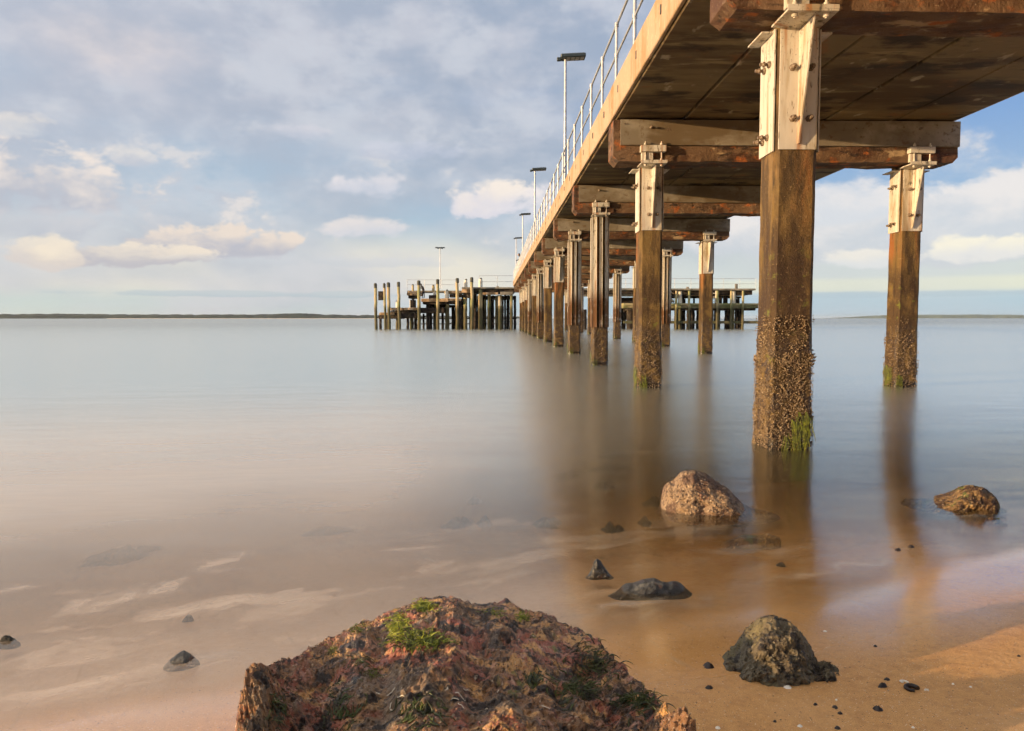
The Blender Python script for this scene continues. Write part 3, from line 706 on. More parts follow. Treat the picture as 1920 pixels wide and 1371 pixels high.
# railings on the head
def head_rail(px0, px1, pyt, pyb, d, lab):
    xa, xb = hx(px0, HY+d), hx(px1, HY+d); r = empty('railing', (xa, HY+d, hz(pyb, 900, HY+d)))
    tag(r, lab, 'railing'); h = hz(pyt, 900, HY+d)-hz(pyb, 900, HY+d); L = xb-xa
    for t, nm in ((1, 'top_rail'), (.5, 'middle_rail')):
        mb = MB(); mb.tube([(0,0,h*t), (L,0,h*t)], .028, 6); mb.build(nm, M['rail'], r)
    n = max(2, int(L/2.0)); p0 = None
    for k in range(n+1):
        if p0 is None: mb = MB(); mb.tube([(0,0,0), (0,0,h)], .028, 6); p0 = p = mb.build('post', M['rail'], r)
        else: p = p0.copy(); C.objects.link(p); p.parent = r
        p.location = (L*k/n, 0, 0)
head_rail(899, 966, 517, 539.5, 2, 'thin tube railing on the jetty head, between the white capped bollards and the long jetty')
head_rail(764, 862, 525, 543, 8.7, 'faint thin railing behind the tall mooring piles on the left landings')
head_rail(1050, 1416, 522, 541.5, 7.8, 'long thin railing along the right arm of the jetty head')
lamp((hx(826, HY+6), HY+6, hz(541, 826, HY+6)), 'lamp post with two opposed lamp heads, standing over the left end of the jetty head', h=hz(466, 826, HY+6)-hz(541, 826, HY+6), double=True)
mp = MB(); mp.box(hx(764, HY+5)-HO.x, hx(866, HY+5)-HO.x, 5.1, 9, hz(545), hz(542), .02); mp.build('deck_slab', M['slab'], head)
# free-standing mooring piles, each a thing
mps = [(705,533,617,5.5,.00,'leftmost mooring pile, dark green and black-topped, at the far end of the jetty head'),
       (723,533,617,4.5,.02,'thin leaning mooring pile, left of a close pair behind the low fender beam'),
       (730,531.5,617,6,.012,'thick pale mooring pile, right of the close pair near the left end'),
       (749,530.5,618,5.5,.012,'pale round mooring pile alone between the close pair and the high landing'),
       (786,528,618,6,.0,'mooring pile beside the high landing slab, right of its bollard'),
       (821,525.5,618,5.8,.0,'pale green mooring pile under the double lamp post'),
       (857.5,523.5,619,5.8,.0,'mooring pile left of the first white capped bollard'),
       (885,522,619,5.8,-.0,'mooring pile between the two white capped bollards')]
for (px, t, b, w, tl, lab) in mps:
    base = Vector((hx(px, HY-.6), HY-.6, 0)); r = empty('mooring_pile', base); tag(r, lab, 'pile', 'tall mooring piles along the jetty head')
    zt = hz(t, px, HY-.6); k = 12; rad0 = w/15.9/2
    pts = [(-tl*(zt)*(j/k) + .06*N.noise(Vector((px*.3, j*.6, 0))), 0, -1+(zt+1)*j/k) for j in range(k+1)]
    mb = MB(); mb.tube(pts, [rad0*(1.06-.1*j/k) for j in range(k+1)], 12); mb.build('shaft', M['greentimber'], r)
    q = pts[-1]; mb = MB(); mb.tube([(q[0], 0, zt-.45), (q[0], 0, zt+.02), (q[0], 0, zt+.12)], [rad0*1.08, rad0*1.08, rad0*.7], 12); mb.build('cap', M['cap'], r)
# ------------------------------------------------------------------ person leaning on the jetty rail
def person(loc, rz, lean, label):
    r = empty('person', loc, rz); tag(r, label, 'person')
    # joints: y forward, z up
    J = {'pel': (0,0,.95,.15), 'bel': (0,.05,1.10,.14), 'che': (0,.16+lean,1.32,.165), 'nec': (0,.27+lean,1.48,.065), 'hd': (0,.33+lean,1.58,.095), 'top': (0,.37+lean,1.70,.075)}
    E = [('pel','bel'),('bel','che'),('che','nec'),('nec','hd'),('hd','top')]
    for s, q in ((-1,'a'),(1,'b')):
        J.update({'sh'+q: (s*.18,.18+lean,1.42,.065), 'el'+q: (s*.24,.34+lean,1.20,.048), 'wr'+q: (s*.15,.55+lean,1.12,.034), 'ha'+q: (s*.12,.62+lean,1.12,.036),
                  'hi'+q: (s*.10,.0,.88,.095), 'kn'+q: (s*.11,-.02+.06*(s > 0),.50,.065), 'an'+q: (s*.11,-.06+.10*(s > 0),.09,.045), 'to'+q: (s*.12,.10+.10*(s > 0),.04,.04)})
        E += [('che','sh'+q),('sh'+q,'el'+q),('el'+q,'wr'+q),('wr'+q,'ha'+q),('pel','hi'+q),('hi'+q,'kn'+q),('kn'+q,'an'+q),('an'+q,'to'+q)]
    def skin(name, keys, m):
        ks = [k for k in J if k in keys]; me = bpy.data.meshes.new(name)
        me.from_pydata([J[k][:3] for k in ks], [(ks.index(a), ks.index(b)) for a, b in E if a in ks and b in ks], [])
        o = bpy.data.objects.new(name, me); C.objects.link(o); o.parent = r
        o.modifiers.new('skin', 'SKIN'); o.modifiers.new('sub', 'SUBSURF').render_levels = 1
        for i, k in enumerate(ks): me.skin_vertices[0].data[i].radius = (J[k][3], J[k][3]); me.skin_vertices[0].data[i].use_root = (i == 0)
        me.materials.append(m); return o
    skin('body', list(J), M['jacket'])
    import bmesh
    for nm, c, sc, m in (('face', (0,.40+lean,1.62), (.075,.07,.10), M['skin']), ('hair', (0,.345+lean,1.665), (.095,.10,.10), M['hair'])):
        bm = bmesh.new(); bmesh.ops.create_icosphere(bm, subdivisions=3, radius=1, matrix=Matrix.Translation(c) @ Matrix.Diagonal((*sc, 1)))
        me = bpy.data.meshes.new(nm); bm.to_mesh(me); bm.free(); me.materials.append(m); me.polygons.foreach_set('use_smooth', [True]*len(me.polygons))
        o = bpy.data.objects.new(nm, me); C.objects.link(o); o.parent = r
    return r
person((X0+.50, 68.0, 5.40), pi/2+.2, .06, 'person in dark clothes leaning over the long jetty rail, near the last lamp post')
person((hx(794.5, HY+1.8), HY+1.8, hz(559.5, 794, HY+1.8)), pi/2+.6, .0, 'person in dark clothes standing behind the mooring pile on the left landing')
# ------------------------------------------------------------------ far coasts
def coast(name, Yd, pxs, hfun, m, depth, base=0.0, seed=1):
    vs = []; fs = []; n = 260
    for i in range(n+1):
        px = pxs[0] + (pxs[1]-pxs[0])*i/n; x = at(px, 600, Yd).x; h = hfun(px, i)
        rows = [(0, base), (depth*.02, h*.55), (depth*.06, h), (depth*.5, h*1.0), (depth, base-2)]
        for k, (dy, z) in enumerate(rows): vs.append((x*(1+dy/Yd), Yd+dy, z))
    for i in range(n):
        for k in range(4): a = i*5+k; fs.append((a, a+5, a+6, a+1))
    mb = MB(); mb.add(vs, fs, False); return mb.build(name, m)
def h1(px, i):
    h = 16.5 + 3.0*math.exp(-((px-110)/90)**2) + 5*math.exp(-((px-555)/45)**2)*(1 if True else 0) - 3*max(0, (px-560)/150)
    return h + 2.6*N.noise(Vector((px*.05, 0, 0))) + 2.2*N.noise(Vector((px*.28, 2, 0)))
c1 = coast('wooded_coast', 3000, (-420, 1000), h1, M['coastwood'], 700); tag(c1, kind='structure')
c1b = coast('coast_beach', 2990, (200, 900), lambda p, i: 1.2+.5*N.noise(Vector((p*.1, 0, 0))), M['coastsand'], 9); tag(c1b, kind='structure')
def h2(px, i):
    t = max(0, min(1, (px-1525)/170)); h = 50*(t*t*(3-2*t))*.9 + 6*N.noise(Vector((px*.02, 5, 0))) + 3*N.noise(Vector((px*.2, 5, 0)))
    return max(h, 1)
c2 = coast('distant_hills', 9000, (1500, 2500), h2, M['farhill'], 1500); tag(c2, kind='structure')
# ------------------------------------------------------------------ rocks
def lerp_prof(prof, t):
    for (a, b), (c, d) in zip(prof, prof[1:]):
        if t <= c: return b + (d-b)*(t-a)/(c-a)
    return prof[-1][1]
def proj(p):
    d = Vector(p) - EYE; x = d.x*cos(YAW) - d.y*sin(YAW); h = d.x*sin(YAW) + d.y*cos(YAW)
    f = h*cos(PITCH) - d.z*sin(PITCH); v = h*sin(PITCH) + d.z*cos(PITCH)
    return CX + F*x/f, CY - F*v/f
def rock(name, pxprof, ybase, Yr, back, front, m, seed, res=(160, 90), **kw):
    return rock_final(name, pxprof, ybase, Yr, back, front, m, seed, res, **kw)
def fit(vs, org, prof, zb):
    """settle the outline: stretch the stone sideways, then raise or lower whole columns of it"""
    tl, tr = prof[0][0], prof[-1][0]; tg = [(q[0], q[1]) for q in prof]
    for it in range(3):
        P = [proj(v + org) for v in vs]; top = [p for p, v in zip(P, vs) if v.z + org.z > max(wz(v.x+org.x, v.y+org.y), gz(v.x+org.x, v.y+org.y)) + .004]
        if len(top) < 12: top = [p for p, v in zip(P, vs) if v.z + org.z > zb + .05] or P
        xl, xr = min(p[0] for p in top), max(p[0] for p in top)
        kx = max(.9, min(1.12, (tr-tl)/(xr-xl))); cm, ct = (xl+xr)/2, (tl+tr)/2
        for v, p in zip(vs, P):
            nx = ct + (p[0]-cm)*kx; v.x += (nx-p[0])*(v.y+org.y)/F
        P = [proj(v + org) for v in vs]; nb = 72; got = [1e9]*nb
        for p in P:
            k = int((p[0]-tl)/(tr-tl)*nb)
            if 0 <= k < nb: got[k] = min(got[k], p[1])
        dl = []
        for k in range(nb):
            x = tl + (k+.5)/nb*(tr-tl); d = (lerp_prof(tg, x) - got[k]) if got[k] < 1e8 else 0; dl.append(max(-70, min(70, d)))
        for q in range(2): dl = [(dl[max(0, k-1)] + 2*dl[k] + dl[min(nb-1, k+1)])/4 for k in range(nb)]
        zt = [1e-6]*nb
        for v, p in zip(vs, P):
            k = max(0, min(nb-1, int((p[0]-tl)/(tr-tl)*nb))); zt[k] = max(zt[k], v.z + org.z - zb)
        zt = [(zt[max(0, k-1)] + zt[k] + zt[min(nb-1, k+1)])/3 for k in range(nb)]
        for v, p in zip(vs, P):
            u = max(0, min(nb-1.001, (p[0]-tl)/(tr-tl)*nb-.5)); k = int(u); f = u-k; k2 = min(nb-1, k+1)
            d = dl[k]*(1-f) + dl[k2]*f; h = zt[k]*(1-f) + zt[k2]*f
            wgt = max(0, min(1, (v.z + org.z - zb)/max(.02, h))); v.z -= d*(v.y+org.y)/F*wgt
    return vs
def rock_final(name, pxprof, ybase, Yr, back, front, m, seed, res, label='', cat='rock', group=None, **kw):
    vs, org = rock_mesh(pxprof, ybase, Yr, back, front, seed, res, **kw); nu, nv = res
    vs = fit(vs, org, pxprof, ybase - .06)
    fs = [(i*(nv+1)+j, (i+1)*(nv+1)+j, (i+1)*(nv+1)+j+1, i*(nv+1)+j+1) for i in range(nu) for j in range(nv)]
    mb = MB(); mb.add(vs, fs, False)
    for i in (0, nu): mb.add(vs[i*(nv+1):(i+1)*(nv+1)], [tuple(range(nv+1))])
    o = mb.build(name, m); o.location = org; tag(o, label, cat, group); return o, vs, org
def rock_mesh(pxprof, ybase, Yr, back, front, seed, res, amp=.02, fine=.008, skew=0.0, pit=0.0, ledge=0.0, smooth=3, box=.75, label=None, cat=None, group=None):
    """pxprof: silhouette (px,py) of the rock's ridge at distance Yr; ground at ybase; front/back = depth toward/away"""
    P0 = [at(q[0], q[1], q[2] if len(q) > 2 else Yr) for q in pxprof]; xs = [p.x for p in P0]; x0, x1 = xs[0], xs[-1]
    P0 = sorted(P0, key=lambda p: p.x)
    prof = [((p.x-x0)/(x1-x0), p.z) for p in P0]; yprof = [((p.x-x0)/(x1-x0), p.y) for p in P0]
    K = 40; raw = [lerp_prof(prof, k/K) for k in range(K+1)]
    for q in range(smooth): raw = [(raw[max(0, k-1)] + 2*raw[k] + raw[min(K, k+1)])/4 for k in range(K+1)]
    prof = [(k/K, raw[k]) for k in range(K+1)]
    org = Vector(((x0+x1)/2, Yr, 0)); nu, nv = res; vs = []
    zb = ybase - .06
    for i in range(nu+1):
        t = (i/nu)*.45 + (.5-.5*cos(pi*i/nu))*.55; x = x0 + (x1-x0)*t; zt = lerp_prof(prof, t)
        w = max(.02, 1-abs(2*t-1)**3.4)**.5; hh_ = max(.0, 1-abs(2*t-1)**9)**.5; zt = zb + (zt-zb)*hh_
        for j in range(nv+1):
            a = pi*j/nv                          # 0 = front base, pi = back base
            c = cos(a); s = sin(a)
            sc = math.copysign(abs(c)**box, c); ssn = s**box
            y = lerp_prof(yprof, t) - (front if c > 0 else back)*sc*w + skew*(t-.5)
            z = zb + (zt-zb)*ssn
            p = Vector((x, y, z)); q = p*1.0 + Vector((seed*13.1, seed*7.7, 0))
            nrm = Vector(((t-.5)*.8, -c, s)).normalized()
            qw = q + Vector((N.noise(q*4), N.noise(q*4+Vector((9,0,0))), N.noise(q*4+Vector((0,9,0)))))*.06
            d = amp*(N.noise(qw*3.2)*1.3 + N.noise(qw*8)*1.0) + fine*(N.noise(q*26)*1.0 + N.noise(q*60)*.8 + N.noise(q*130)*.4)
            if pit:
                v = N.voronoi(qw*11)[0]; d += pit*(min(.5, v[1]-v[0])-.22)*1.5
                v2 = N.voronoi(q*34)[0]; d += pit*.35*(min(.4, v2[1]-v2[0])-.2)
                d -= pit*1.1*max(0, N.noise(qw*13+Vector((3,3,3)))-.12)*2
            if ledge:
                d += ledge*1.3*(.35-abs(N.noise(qw*2.6+Vector((5,1,2)))))*1.6
                d += ledge*.8*math.tanh(4*N.noise(qw*5.5+Vector((1,8,2))))
                lz = p.z + .05*N.noise(qw*4); d += ledge*.55*sin(lz*62)*s
            e = min(1, 6*min(t, 1-t)+.25)
            vs.append(p + nrm*d*e - org)
    return vs, org
big, bigv, bigo = rock('rock', [(438, 1335, 2.05), (446, 1268, 2.12), (470, 1248, 2.2), (498, 1236, 2.28), (530, 1238, 2.36), (560, 1222, 2.42), (600, 1205, 2.48), (640, 1188), (665, 1172), (700, 1160), (730, 1146), (760, 1136), (790, 1122), (830, 1117), (866, 1120), (885, 1132), (905, 1136), (930, 1133), (945, 1124), (958, 1121), (972, 1130), (985, 1148), (1010, 1146), (1040, 1150), (1062, 1172), (1085, 1182), (1110, 1186), (1130, 1200, 2.5), (1155, 1225, 2.45), (1185, 1256, 2.36), (1215, 1288, 2.26), (1250, 1312, 2.16), (1290, 1334, 2.06), (1322, 1352, 1.99)],
    .09, 2.55, .45, .95, M['bigrock'], 1, (620, 340), amp=.020, fine=.018, ledge=.022, smooth=5, box=.72, label='large reddish-brown rock crusted pink, with green algae, filling the bottom of the picture', pit=.020)
ROCKS = []
def addr(r, res, c): ROCKS.append((r[0], r[1], res, c))
addr(rock('rock', [(1236,960),(1241,915),(1250,905),(1262,900),(1276,884),(1300,881),(1325,888),(1345,905),(1362,914),(1376,930),(1395,950),(1412,972)], .0, 5.05, .28, .24, M['tanrock'], 2, (220, 150), amp=.020, fine=.010, ledge=.010,
     label='pale tan pitted rock in the shallows in front of the nearest pile', pit=.010), (220, 150), 9000)
addr(rock('rock', [(1732,945),(1755,930),(1785,922),(1800,912),(1820,909),(1845,914),(1862,926),(1872,938),(1880,962)], .05, 5.05, .25, .22, M['weedrock'], 3, (180, 110), amp=.014, fine=.012, smooth=1, box=.6,
     label='low brown weed-covered rock at the right edge of the shallows', pit=.018), (180, 110), 7000)
addr(rock('rock', [(1347,1275),(1352,1232),(1380,1205),(1400,1176),(1425,1156),(1450,1153),(1478,1162),(1500,1182),(1520,1210),(1530,1238,2.54),(1552,1240,2.48),(1572,1252,2.44),(1588,1286,2.42)], .07, 2.56, .12, .20, M['greyrock'], 4, (300, 200), amp=.012, fine=.016, ledge=.008, smooth=1,
     label='dark grey-green rough rock with a low tail, on the wet sand at lower right', pit=.014), (300, 200), 9001)
rock('rock', [(1102,1080),(1110,1064),(1114,1052),(1119,1047),(1125,1050),(1134,1064),(1146,1080)], .075, 3.62, .03, .03, M['blackrock'], 5, (80, 70), amp=.008, fine=.005, smooth=0, label='small pointed black rock standing in the swash')
rock('rock', [(1152,1112),(1172,1094),(1190,1092),(1205,1086),(1226,1083),(1240,1090),(1252,1092),(1262,1088),(1275,1092),(1285,1102),(1298,1114)], .035, 3.42, .07, .08, M['blackrock'], 6, (100, 60), amp=.008, fine=.004, label='low black double-humped rock where the swash ends')
rock('rock', [(300,1258),(318,1238),(335,1224),(345,1219),(358,1226),(374,1240)], .03, 2.72, .05, .06, M['blackrock'], 7, (60, 50), amp=.006, fine=.003, label='small black slab of rock alone in milky water at lower left')
rock('rock', [(1374,1010),(1395,1002),(1420,1004),(1440,1000),(1462,1008)], .0, 4.35, .05, .06, M['weedrock'], 8, (70, 40), amp=.006, fine=.005, label='flat reddish weedy stone just breaking the water below the tan rock')
rock('rock', [(1846,978),(1858,970),(1872,972),(1880,979)], .0, 4.6, .04, .04, M['weedrock'], 9, (30, 24), amp=.003, fine=.002, label='tiny brown stone in front of the low weed-covered rock')
rock('rock', [(0,1200),(8,1192),(18,1192),(27,1200)], .05, 2.95, .02, .02, M['sunkrock'], 10, (30, 24), amp=.003, fine=.002, label='small grey stone barely showing at the left edge of the picture')
# submerged stones: dark shapes under the shallow water
subs = [(225,1046,62,24,'largest dark sunken rock, under the milky water on the left'), (1027,984,28,13,'oval grey sunken rock right of centre, under the water left of the tan rock'),
        (858,984,24,14,'sunken rock left of the oval grey one, one of two side by side'), (908,984,14,9,'smaller sunken rock beside its larger neighbour in the middle shallows'),
        (888,942,14,9,'small sunken stone behind the side-by-side pair'), (1128,914,18,8,'sunken stone just left and behind the tan rock'),
        (1140,880,44,6,'long thin sunken reef patch under the jetty reflection'), (1156,856,44,5,'farthest thin sunken reef patch under the jetty reflection'), (1060,894,24,6,'faint sunken stone left of the jetty reflection'),
        (1148,994,22,9,'brown sunken stone left of the tan rock base'), (1232,945,30,12,'dark sunken foot of stones at the left side of the tan rock'), (1210,984,12,7,'little brown sunken stone below the left side of the tan rock'),
        (612,1000,44,9,'faint long sunken rock in the middle of the milky water'), (352,1166,12,4,'tiny sunken stone above the small black slab'), (508,922,20,6,'faint sunken stone in the water left of centre'),
        (1465,1062,10,6,'tiny dark stone in the jetty pile reflection'), (425,962,16,8,'very faint sunken stone towards the left'), (1385,985,16,6,'thin dark stone at the right foot of the tan rock')]
for i, (px, py, hw, hh, lab) in enumerate(subs):
    p = onto(px, py, True); Y = p.y; sc = Y/F; rx = hw*sc*1.15; ry = hh*sc*Y/1.35*1.1
    z0 = p.z; dep = wz(p.x, p.y)-z0; H = min(.05, max(.008, dep*.35))
    vs = []; nu, nv = 48, 12
    for a in range(nv+1):
        for b in range(nu):
            th = 2*pi*b/nu; q = a/nv; k = 1+.45*N.noise(Vector((cos(th)*1.2+i*5, sin(th)*1.2, 0)))+.35*N.noise(Vector((cos(th)*3.5+i*5, sin(th)*3.5, 3)))
            x_, y_ = rx*q*cos(th)*k, ry*q*sin(th)*k
            h = (H+.012)*(cos(q*pi/2)**1.2)*(1+.7*N.noise(Vector((x_*22, y_*14, i)))) - .012
            vs.append((x_, y_, min(h, dep*.8) + gz(p.x+x_, p.y+y_) - z0))
    fs = [(a*nu+b, a*nu+(b+1) % nu, (a+1)*nu+(b+1) % nu, (a+1)*nu+b) for a in range(nv) for b in range(nu)]
    mb = MB(); mb.add(vs, fs, True); o = mb.build('sunken_rock', M['sunkrock']); o.location = (p.x, p.y, z0); tag(o, lab, 'rock', 'sunken stones in the shallows')
# beach scraps
scraps = [(1329,1250,11,7,0,'dark round pebble left of the grey-green rock'), (1330,1292,8,3,0,'thin dark twig left of the grey-green rock foot'), (1529,1322,5,2,0,'tiny flat dark flake right of centre on the sand'),
          (1566,1328,6,5,0,'dark chunky pebble, left of the lone dark piece nearest the corner'), (1575,1340,5,3,0,'small dark flake under the chunky pebble'), (1453,1356,4,3,0,'dark speck of stone at the bottom edge'),
          (1663,1275,6,3,0,'short dark weed piece, topmost of the group on the right sand'), (1655,1289,12,3,0,'dark weed wisp with a tail on the right sand'), (1709,1294,11,5,0,'curled black weed ring on the right sand'),
          (1646,1332,10,5,0,'dark oblong bark piece, lowest of the group on the right sand'), (1910,1231,4,2,0,'lone dark speck near the right edge'), (1641,1214,4,2,0,'dark speck on the open sand above the group'),
          (1570,1368,6,4,0,'dark piece cut by the bottom edge'), (1684,1032,6,2,0,'thin dark weed bit on the film, left of its twin under the second pile reflection'), (1708,1026,6,2,0,'thin dark weed bit on the film, right of its twin under the second pile reflection'),
          (1476,1291,9,5,1,'white oval shell at the foot of the grey-green rock'), (1695,1280,7,2,1,'thin white shell sliver above the curled weed ring'), (1787,1283,3,2,1,'small white shell bit, left of two at the right'), (1820,1289,3,2,1,'small white shell bit, right of two at the right'),
          (1737,1297,3,2,1,'tiny white shell bit beside the curled weed ring'), (1712,1367,4,2,1,'white shell bit at the bottom edge'), (1568,1314,3,2,1,'tiny white shell above the chunky dark pebble'), (1500,1362,6,3,1,'white shell chip at bottom, under the grey-green rock'),
          (1346,1368,6,3,1,'white shell chip at the bottom edge, right of the large rock'), (1547,1185,4,2,1,'pale shell bit on the wet sand beside the pile reflection')]
for i, (px, py, hw, hh, k, lab) in enumerate(scraps):
    p = onto(px, py); sc = p.y/F; rx = hw*sc; ry = max(rx*.35, min(rx*1.1, hh*sc*1.9)); H = rx*(.55 if k == 0 else .3)+.002
    vs = []; nu, nv = 14, 6; ring = 'ring' in lab
    if ring:
        mb = MB(); mb.tube([(rx*cos(t*.62-.4), ry*1.1*sin(t*.62-.4), H*.5) for t in range(9)], [H*.7*(1-.05*t) for t in range(9)], 7)
    else:
        for a in range(nv+1):
            for b in range(nu):
                th = 2*pi*b/nu; q = a/nv; kk = 1+(.45 if k == 0 else .12)*N.noise(Vector((cos(th)*1.3+i*7, sin(th)*1.3, 1)))
                vs.append((rx*q*cos(th)*kk, ry*q*sin(th)*kk, (H+.002)*(1-q**2.5)*(1+.3*N.noise(Vector((q*4*cos(th), q*4*sin(th), i)))) - .002))
        fs = [(a*nu+b, a*nu+(b+1) % nu, (a+1)*nu+(b+1) % nu, (a+1)*nu+b) for a in range(nv) for b in range(nu)]
        mb = MB(); mb.add(vs, fs, True)
    o = mb.build('shell' if k else ('weed_scrap' if 'weed' in lab or 'twig' in lab else 'pebble'), M['shell'] if k else M['debris'])
    o.location = (p.x, p.y, gz(p.x, p.y) if sdist(p.x, p.y) < 0 else wz(p.x, p.y)); o.rotation_euler = (0, 0, rr.uniform(-.5, .5)); tag(o, lab, 'shell' if k else ('seaweed' if 'weed' in lab else 'pebble' if 'twig' not in lab else 'twig'), 'scraps and shells scattered on the sand')
# ------------------------------------------------------------------ growth on the big rock (parts of it)
from mathutils.bvhtree import BVHTree
bt = BVHTree.FromPolygons([Vector(v) for v in bigv], [tuple(p.vertices) for p in big.data.polygons][:620*340])
def hit(px, py):
    d = ray(px, py).normalized(); h = bt.ray_cast(EYE-bigo, d); return (h[0], h[1]) if h[0] else (None, None)
def tufts(px, py, sx, sy, cnt, ln, wd, seed, m, name, droop=1.0, par=big, fan=False):
    rnd = random.Random(seed); mb = MB()
    for k in range(cnt):
        p, n = hit(px+rnd.gauss(0, sx), py+rnd.gauss(0, sy))
        if p is None: continue
        if n.y > 0 and n.z < 0: n = -n
        d = (Vector((rnd.uniform(-1,1), rnd.uniform(-1.0,.2), rnd.uniform(-.2,.8))) + n*.6).normalized()
        if fan: d = Vector((rnd.uniform(-.8,.8), -.5, -.4)).normalized()
        L = ln*rnd.uniform(.5, 1.4); pts = []; q = p + n*.002; w = wd*rnd.uniform(.6, 1.3)
        for i in range(6):
            pts.append(q.copy()); d = (d + Vector((rnd.uniform(-.3,.3), rnd.uniform(-.3,.3), -.28*droop))).normalized(); q = q + d*L/5
            hh = bt.find_nearest(q)
            if hh[0] is not None and (q-hh[0]).dot(hh[1] if hh[1].z > -.2 else -hh[1]) < .003: q = hh[0] + (hh[1] if hh[1].z > -.2 else -hh[1])*.005
        mb.tube(pts, [w*(1-.13*i) for i in range(6)], 4)
    o = mb.build(name, m, par, False); o['kind'] = 'stuff'; return o
for i, (px, py, sx, sy, c, ln, wd, m) in enumerate([
    (795,1138,9,5,260,.022,.0018,'weedlight'), (748,1172,9,11,300,.024,.0018,'weedlight'), (785,1200,26,9,240,.040,.0018,'weeddark'), (790,1200,26,8,260,.035,.0018,'weedlight'), (672,1178,12,6,80,.018,.0016,'weed'),
    (978,1158,6,5,60,.02,.0016,'weedlight'), (930,1150,12,4,60,.018,.0014,'weedlight'), (675,1240,10,5,50,.02,.0015,'weeddark'), (625,1218,5,6,36,.016,.0015,'weed'), (1130,1200,9,5,40,.02,.0015,'weed'),
    (520,1330,8,16,90,.03,.0018,'weeddark'), (1205,1315,30,8,170,.045,.0022,'weeddark'), (1090,1290,22,9,120,.04,.002,'weeddark'), (1120,1240,25,18,180,.04,.002,'weeddark'), (700,1262,10,6,40,.02,.0015,'weed')]):
    tufts(px, py, sx, sy, c, ln, wd, 40+i, M[m], 'algae_tuft')
tufts(1005, 1268, 9, 5, 60, .13, .0022, 77, M['weeddark'], 'weed_frond', 1.6, fan=True)
tufts(1065, 1300, 8, 14, 70, .10, .002, 78, M['weeddark'], 'weed_frond', 1.8, fan=True)
tufts(790, 1330, 18, 16, 90, .09, .0025, 79, M['weeddark'], 'weed_frond', 1.8, fan=True)
tufts(640, 1320, 20, 20, 90, .08, .002, 80, M['weeddark'], 'weed_frond', 1.8, fan=True)
wm = MB(); rnd = random.Random(9)
for (px, py) in [(712,1302),(745,1308),(742,1290),(835,1296),(846,1312),(852,1300),(878,1295),(858,1318),(905,1345),(912,1352),(930,1300),(1030,1330),(915,1330),(870,1310),(735,1318),(898,1336)]:
    p, n = hit(px, py)
    if p is None: continue
    pts = []; a = rnd.uniform(0, 6); q = Vector(p)
    for i in range(9):
        h = bt.find_nearest(q)
        if h[0]: q = h[0] + (h[1] if h[1].y < 0 else -h[1])*.002
        pts.append(q.copy()); a += rnd.uniform(-.9, .9); q = q + Vector((cos(a), -.1, sin(a)))*.0045
    wm.tube(pts, .0014, 5)
wmo = wm.build('tube_worm_casts', M['worm'], big, False); wmo['kind'] = 'stuff'
def grit(o, vs, nu, nv, cnt, smin, smax, seed, m, name, mt=None):
    rnd = random.Random(seed); mb = MB(); V = []; Fc = []
    for k in range(cnt):
        i = rnd.randrange(1, nu); j = rnd.randrange(int(nv*.05), int(nv*.85)); v = vs[i*(nv+1)+j]
        if N.noise(v*6+Vector((seed, 0, 0))) < rnd.uniform(-.5, .25): continue
        r = smin + (smax-smin)*rnd.random()**3; c = v + Vector((rnd.uniform(-1,1), rnd.uniform(-1,1), rnd.uniform(-.2,.8)))*.002
        b = len(V); a = [Vector((rnd.uniform(-1,1), rnd.uniform(-1,1), rnd.uniform(-1,1))).normalized()*r*rnd.uniform(.6, 1.3) for _ in range(3)]
        V += [c+a[0], c-a[0], c+a[1], c-a[1], c+a[2], c-a[2]]
        for (x, y, z) in ((0,2,4),(2,1,4),(1,3,4),(3,0,4),(2,0,5),(1,2,5),(3,1,5),(0,3,5)): Fc.append((b+x, b+y, b+z))
    mb.add(V, Fc); g_ = mb.build(name, m, o, False); g_['kind'] = 'stuff'
grit(big, bigv, 620, 340, 34000, .0010, .0042, 5, M['grit'], 'shell_grit')
for (o_, v_, r_, c_) in ROCKS: grit(o_, v_, r_[0], r_[1], c_, .0012, .0048, 8, M['grit'] if c_ != 9001 else M['greygrit'], 'shell_grit')
# ------------------------------------------------------------------ sun and sky
EL = R(5.5); sd = Vector((3.0, 1.1, 0)).normalized()         # light travels this way across the beach
to_sun = (-sd*cos(EL) + Vector((0,0,sin(EL))))
sl = bpy.data.lights.new('sun', 'SUN'); sl.energy = 4.6; sl.angle = R(.6); sl.color = (1, .68, .37)
so = bpy.data.objects.new('sun', sl); C.objects.link(so); so.rotation_euler = to_sun.to_track_quat('Z', 'Y').to_euler(); so.location = (-20, -8, 12)
w = bpy.data.worlds.new('World'); S.world = w; w.use_nodes = True; nt = w.node_tree; nt.nodes.clear(); g = G(nt)
sky = g.n('ShaderNodeTexSky', sky_type='NISHITA'); sky.sun_disc = False; sky.sun_elevation = EL
sky.sun_rotation = atan2(to_sun.x, to_sun.y); sky.air_density = 1.0; sky.dust_density = .6; sky.ozone_density = 1.5
bg0 = g.n('ShaderNodeBackground'); g.put(bg0.inputs[0], sky.outputs[0]); bg0.inputs[1].default_value = .09
tc = g.n('ShaderNodeTexCoord'); D = g.n('ShaderNodeVectorMath', operation='NORMALIZE'); g.put(D.inputs[0], tc.outputs['Generated'])
sp = g.n('ShaderNodeSeparateXYZ'); g.put(sp.inputs[0], D.outputs[0])
az = g.m('ARCTAN2', sp.outputs[0], sp.outputs[1]); el = g.m('ARCSINE', sp.outputs[2])
def ae(px, py):
    d = ray(px, py).normalized(); return atan2(d.x, d.y), math.asin(d.z)
UV = g.vec(az, el)
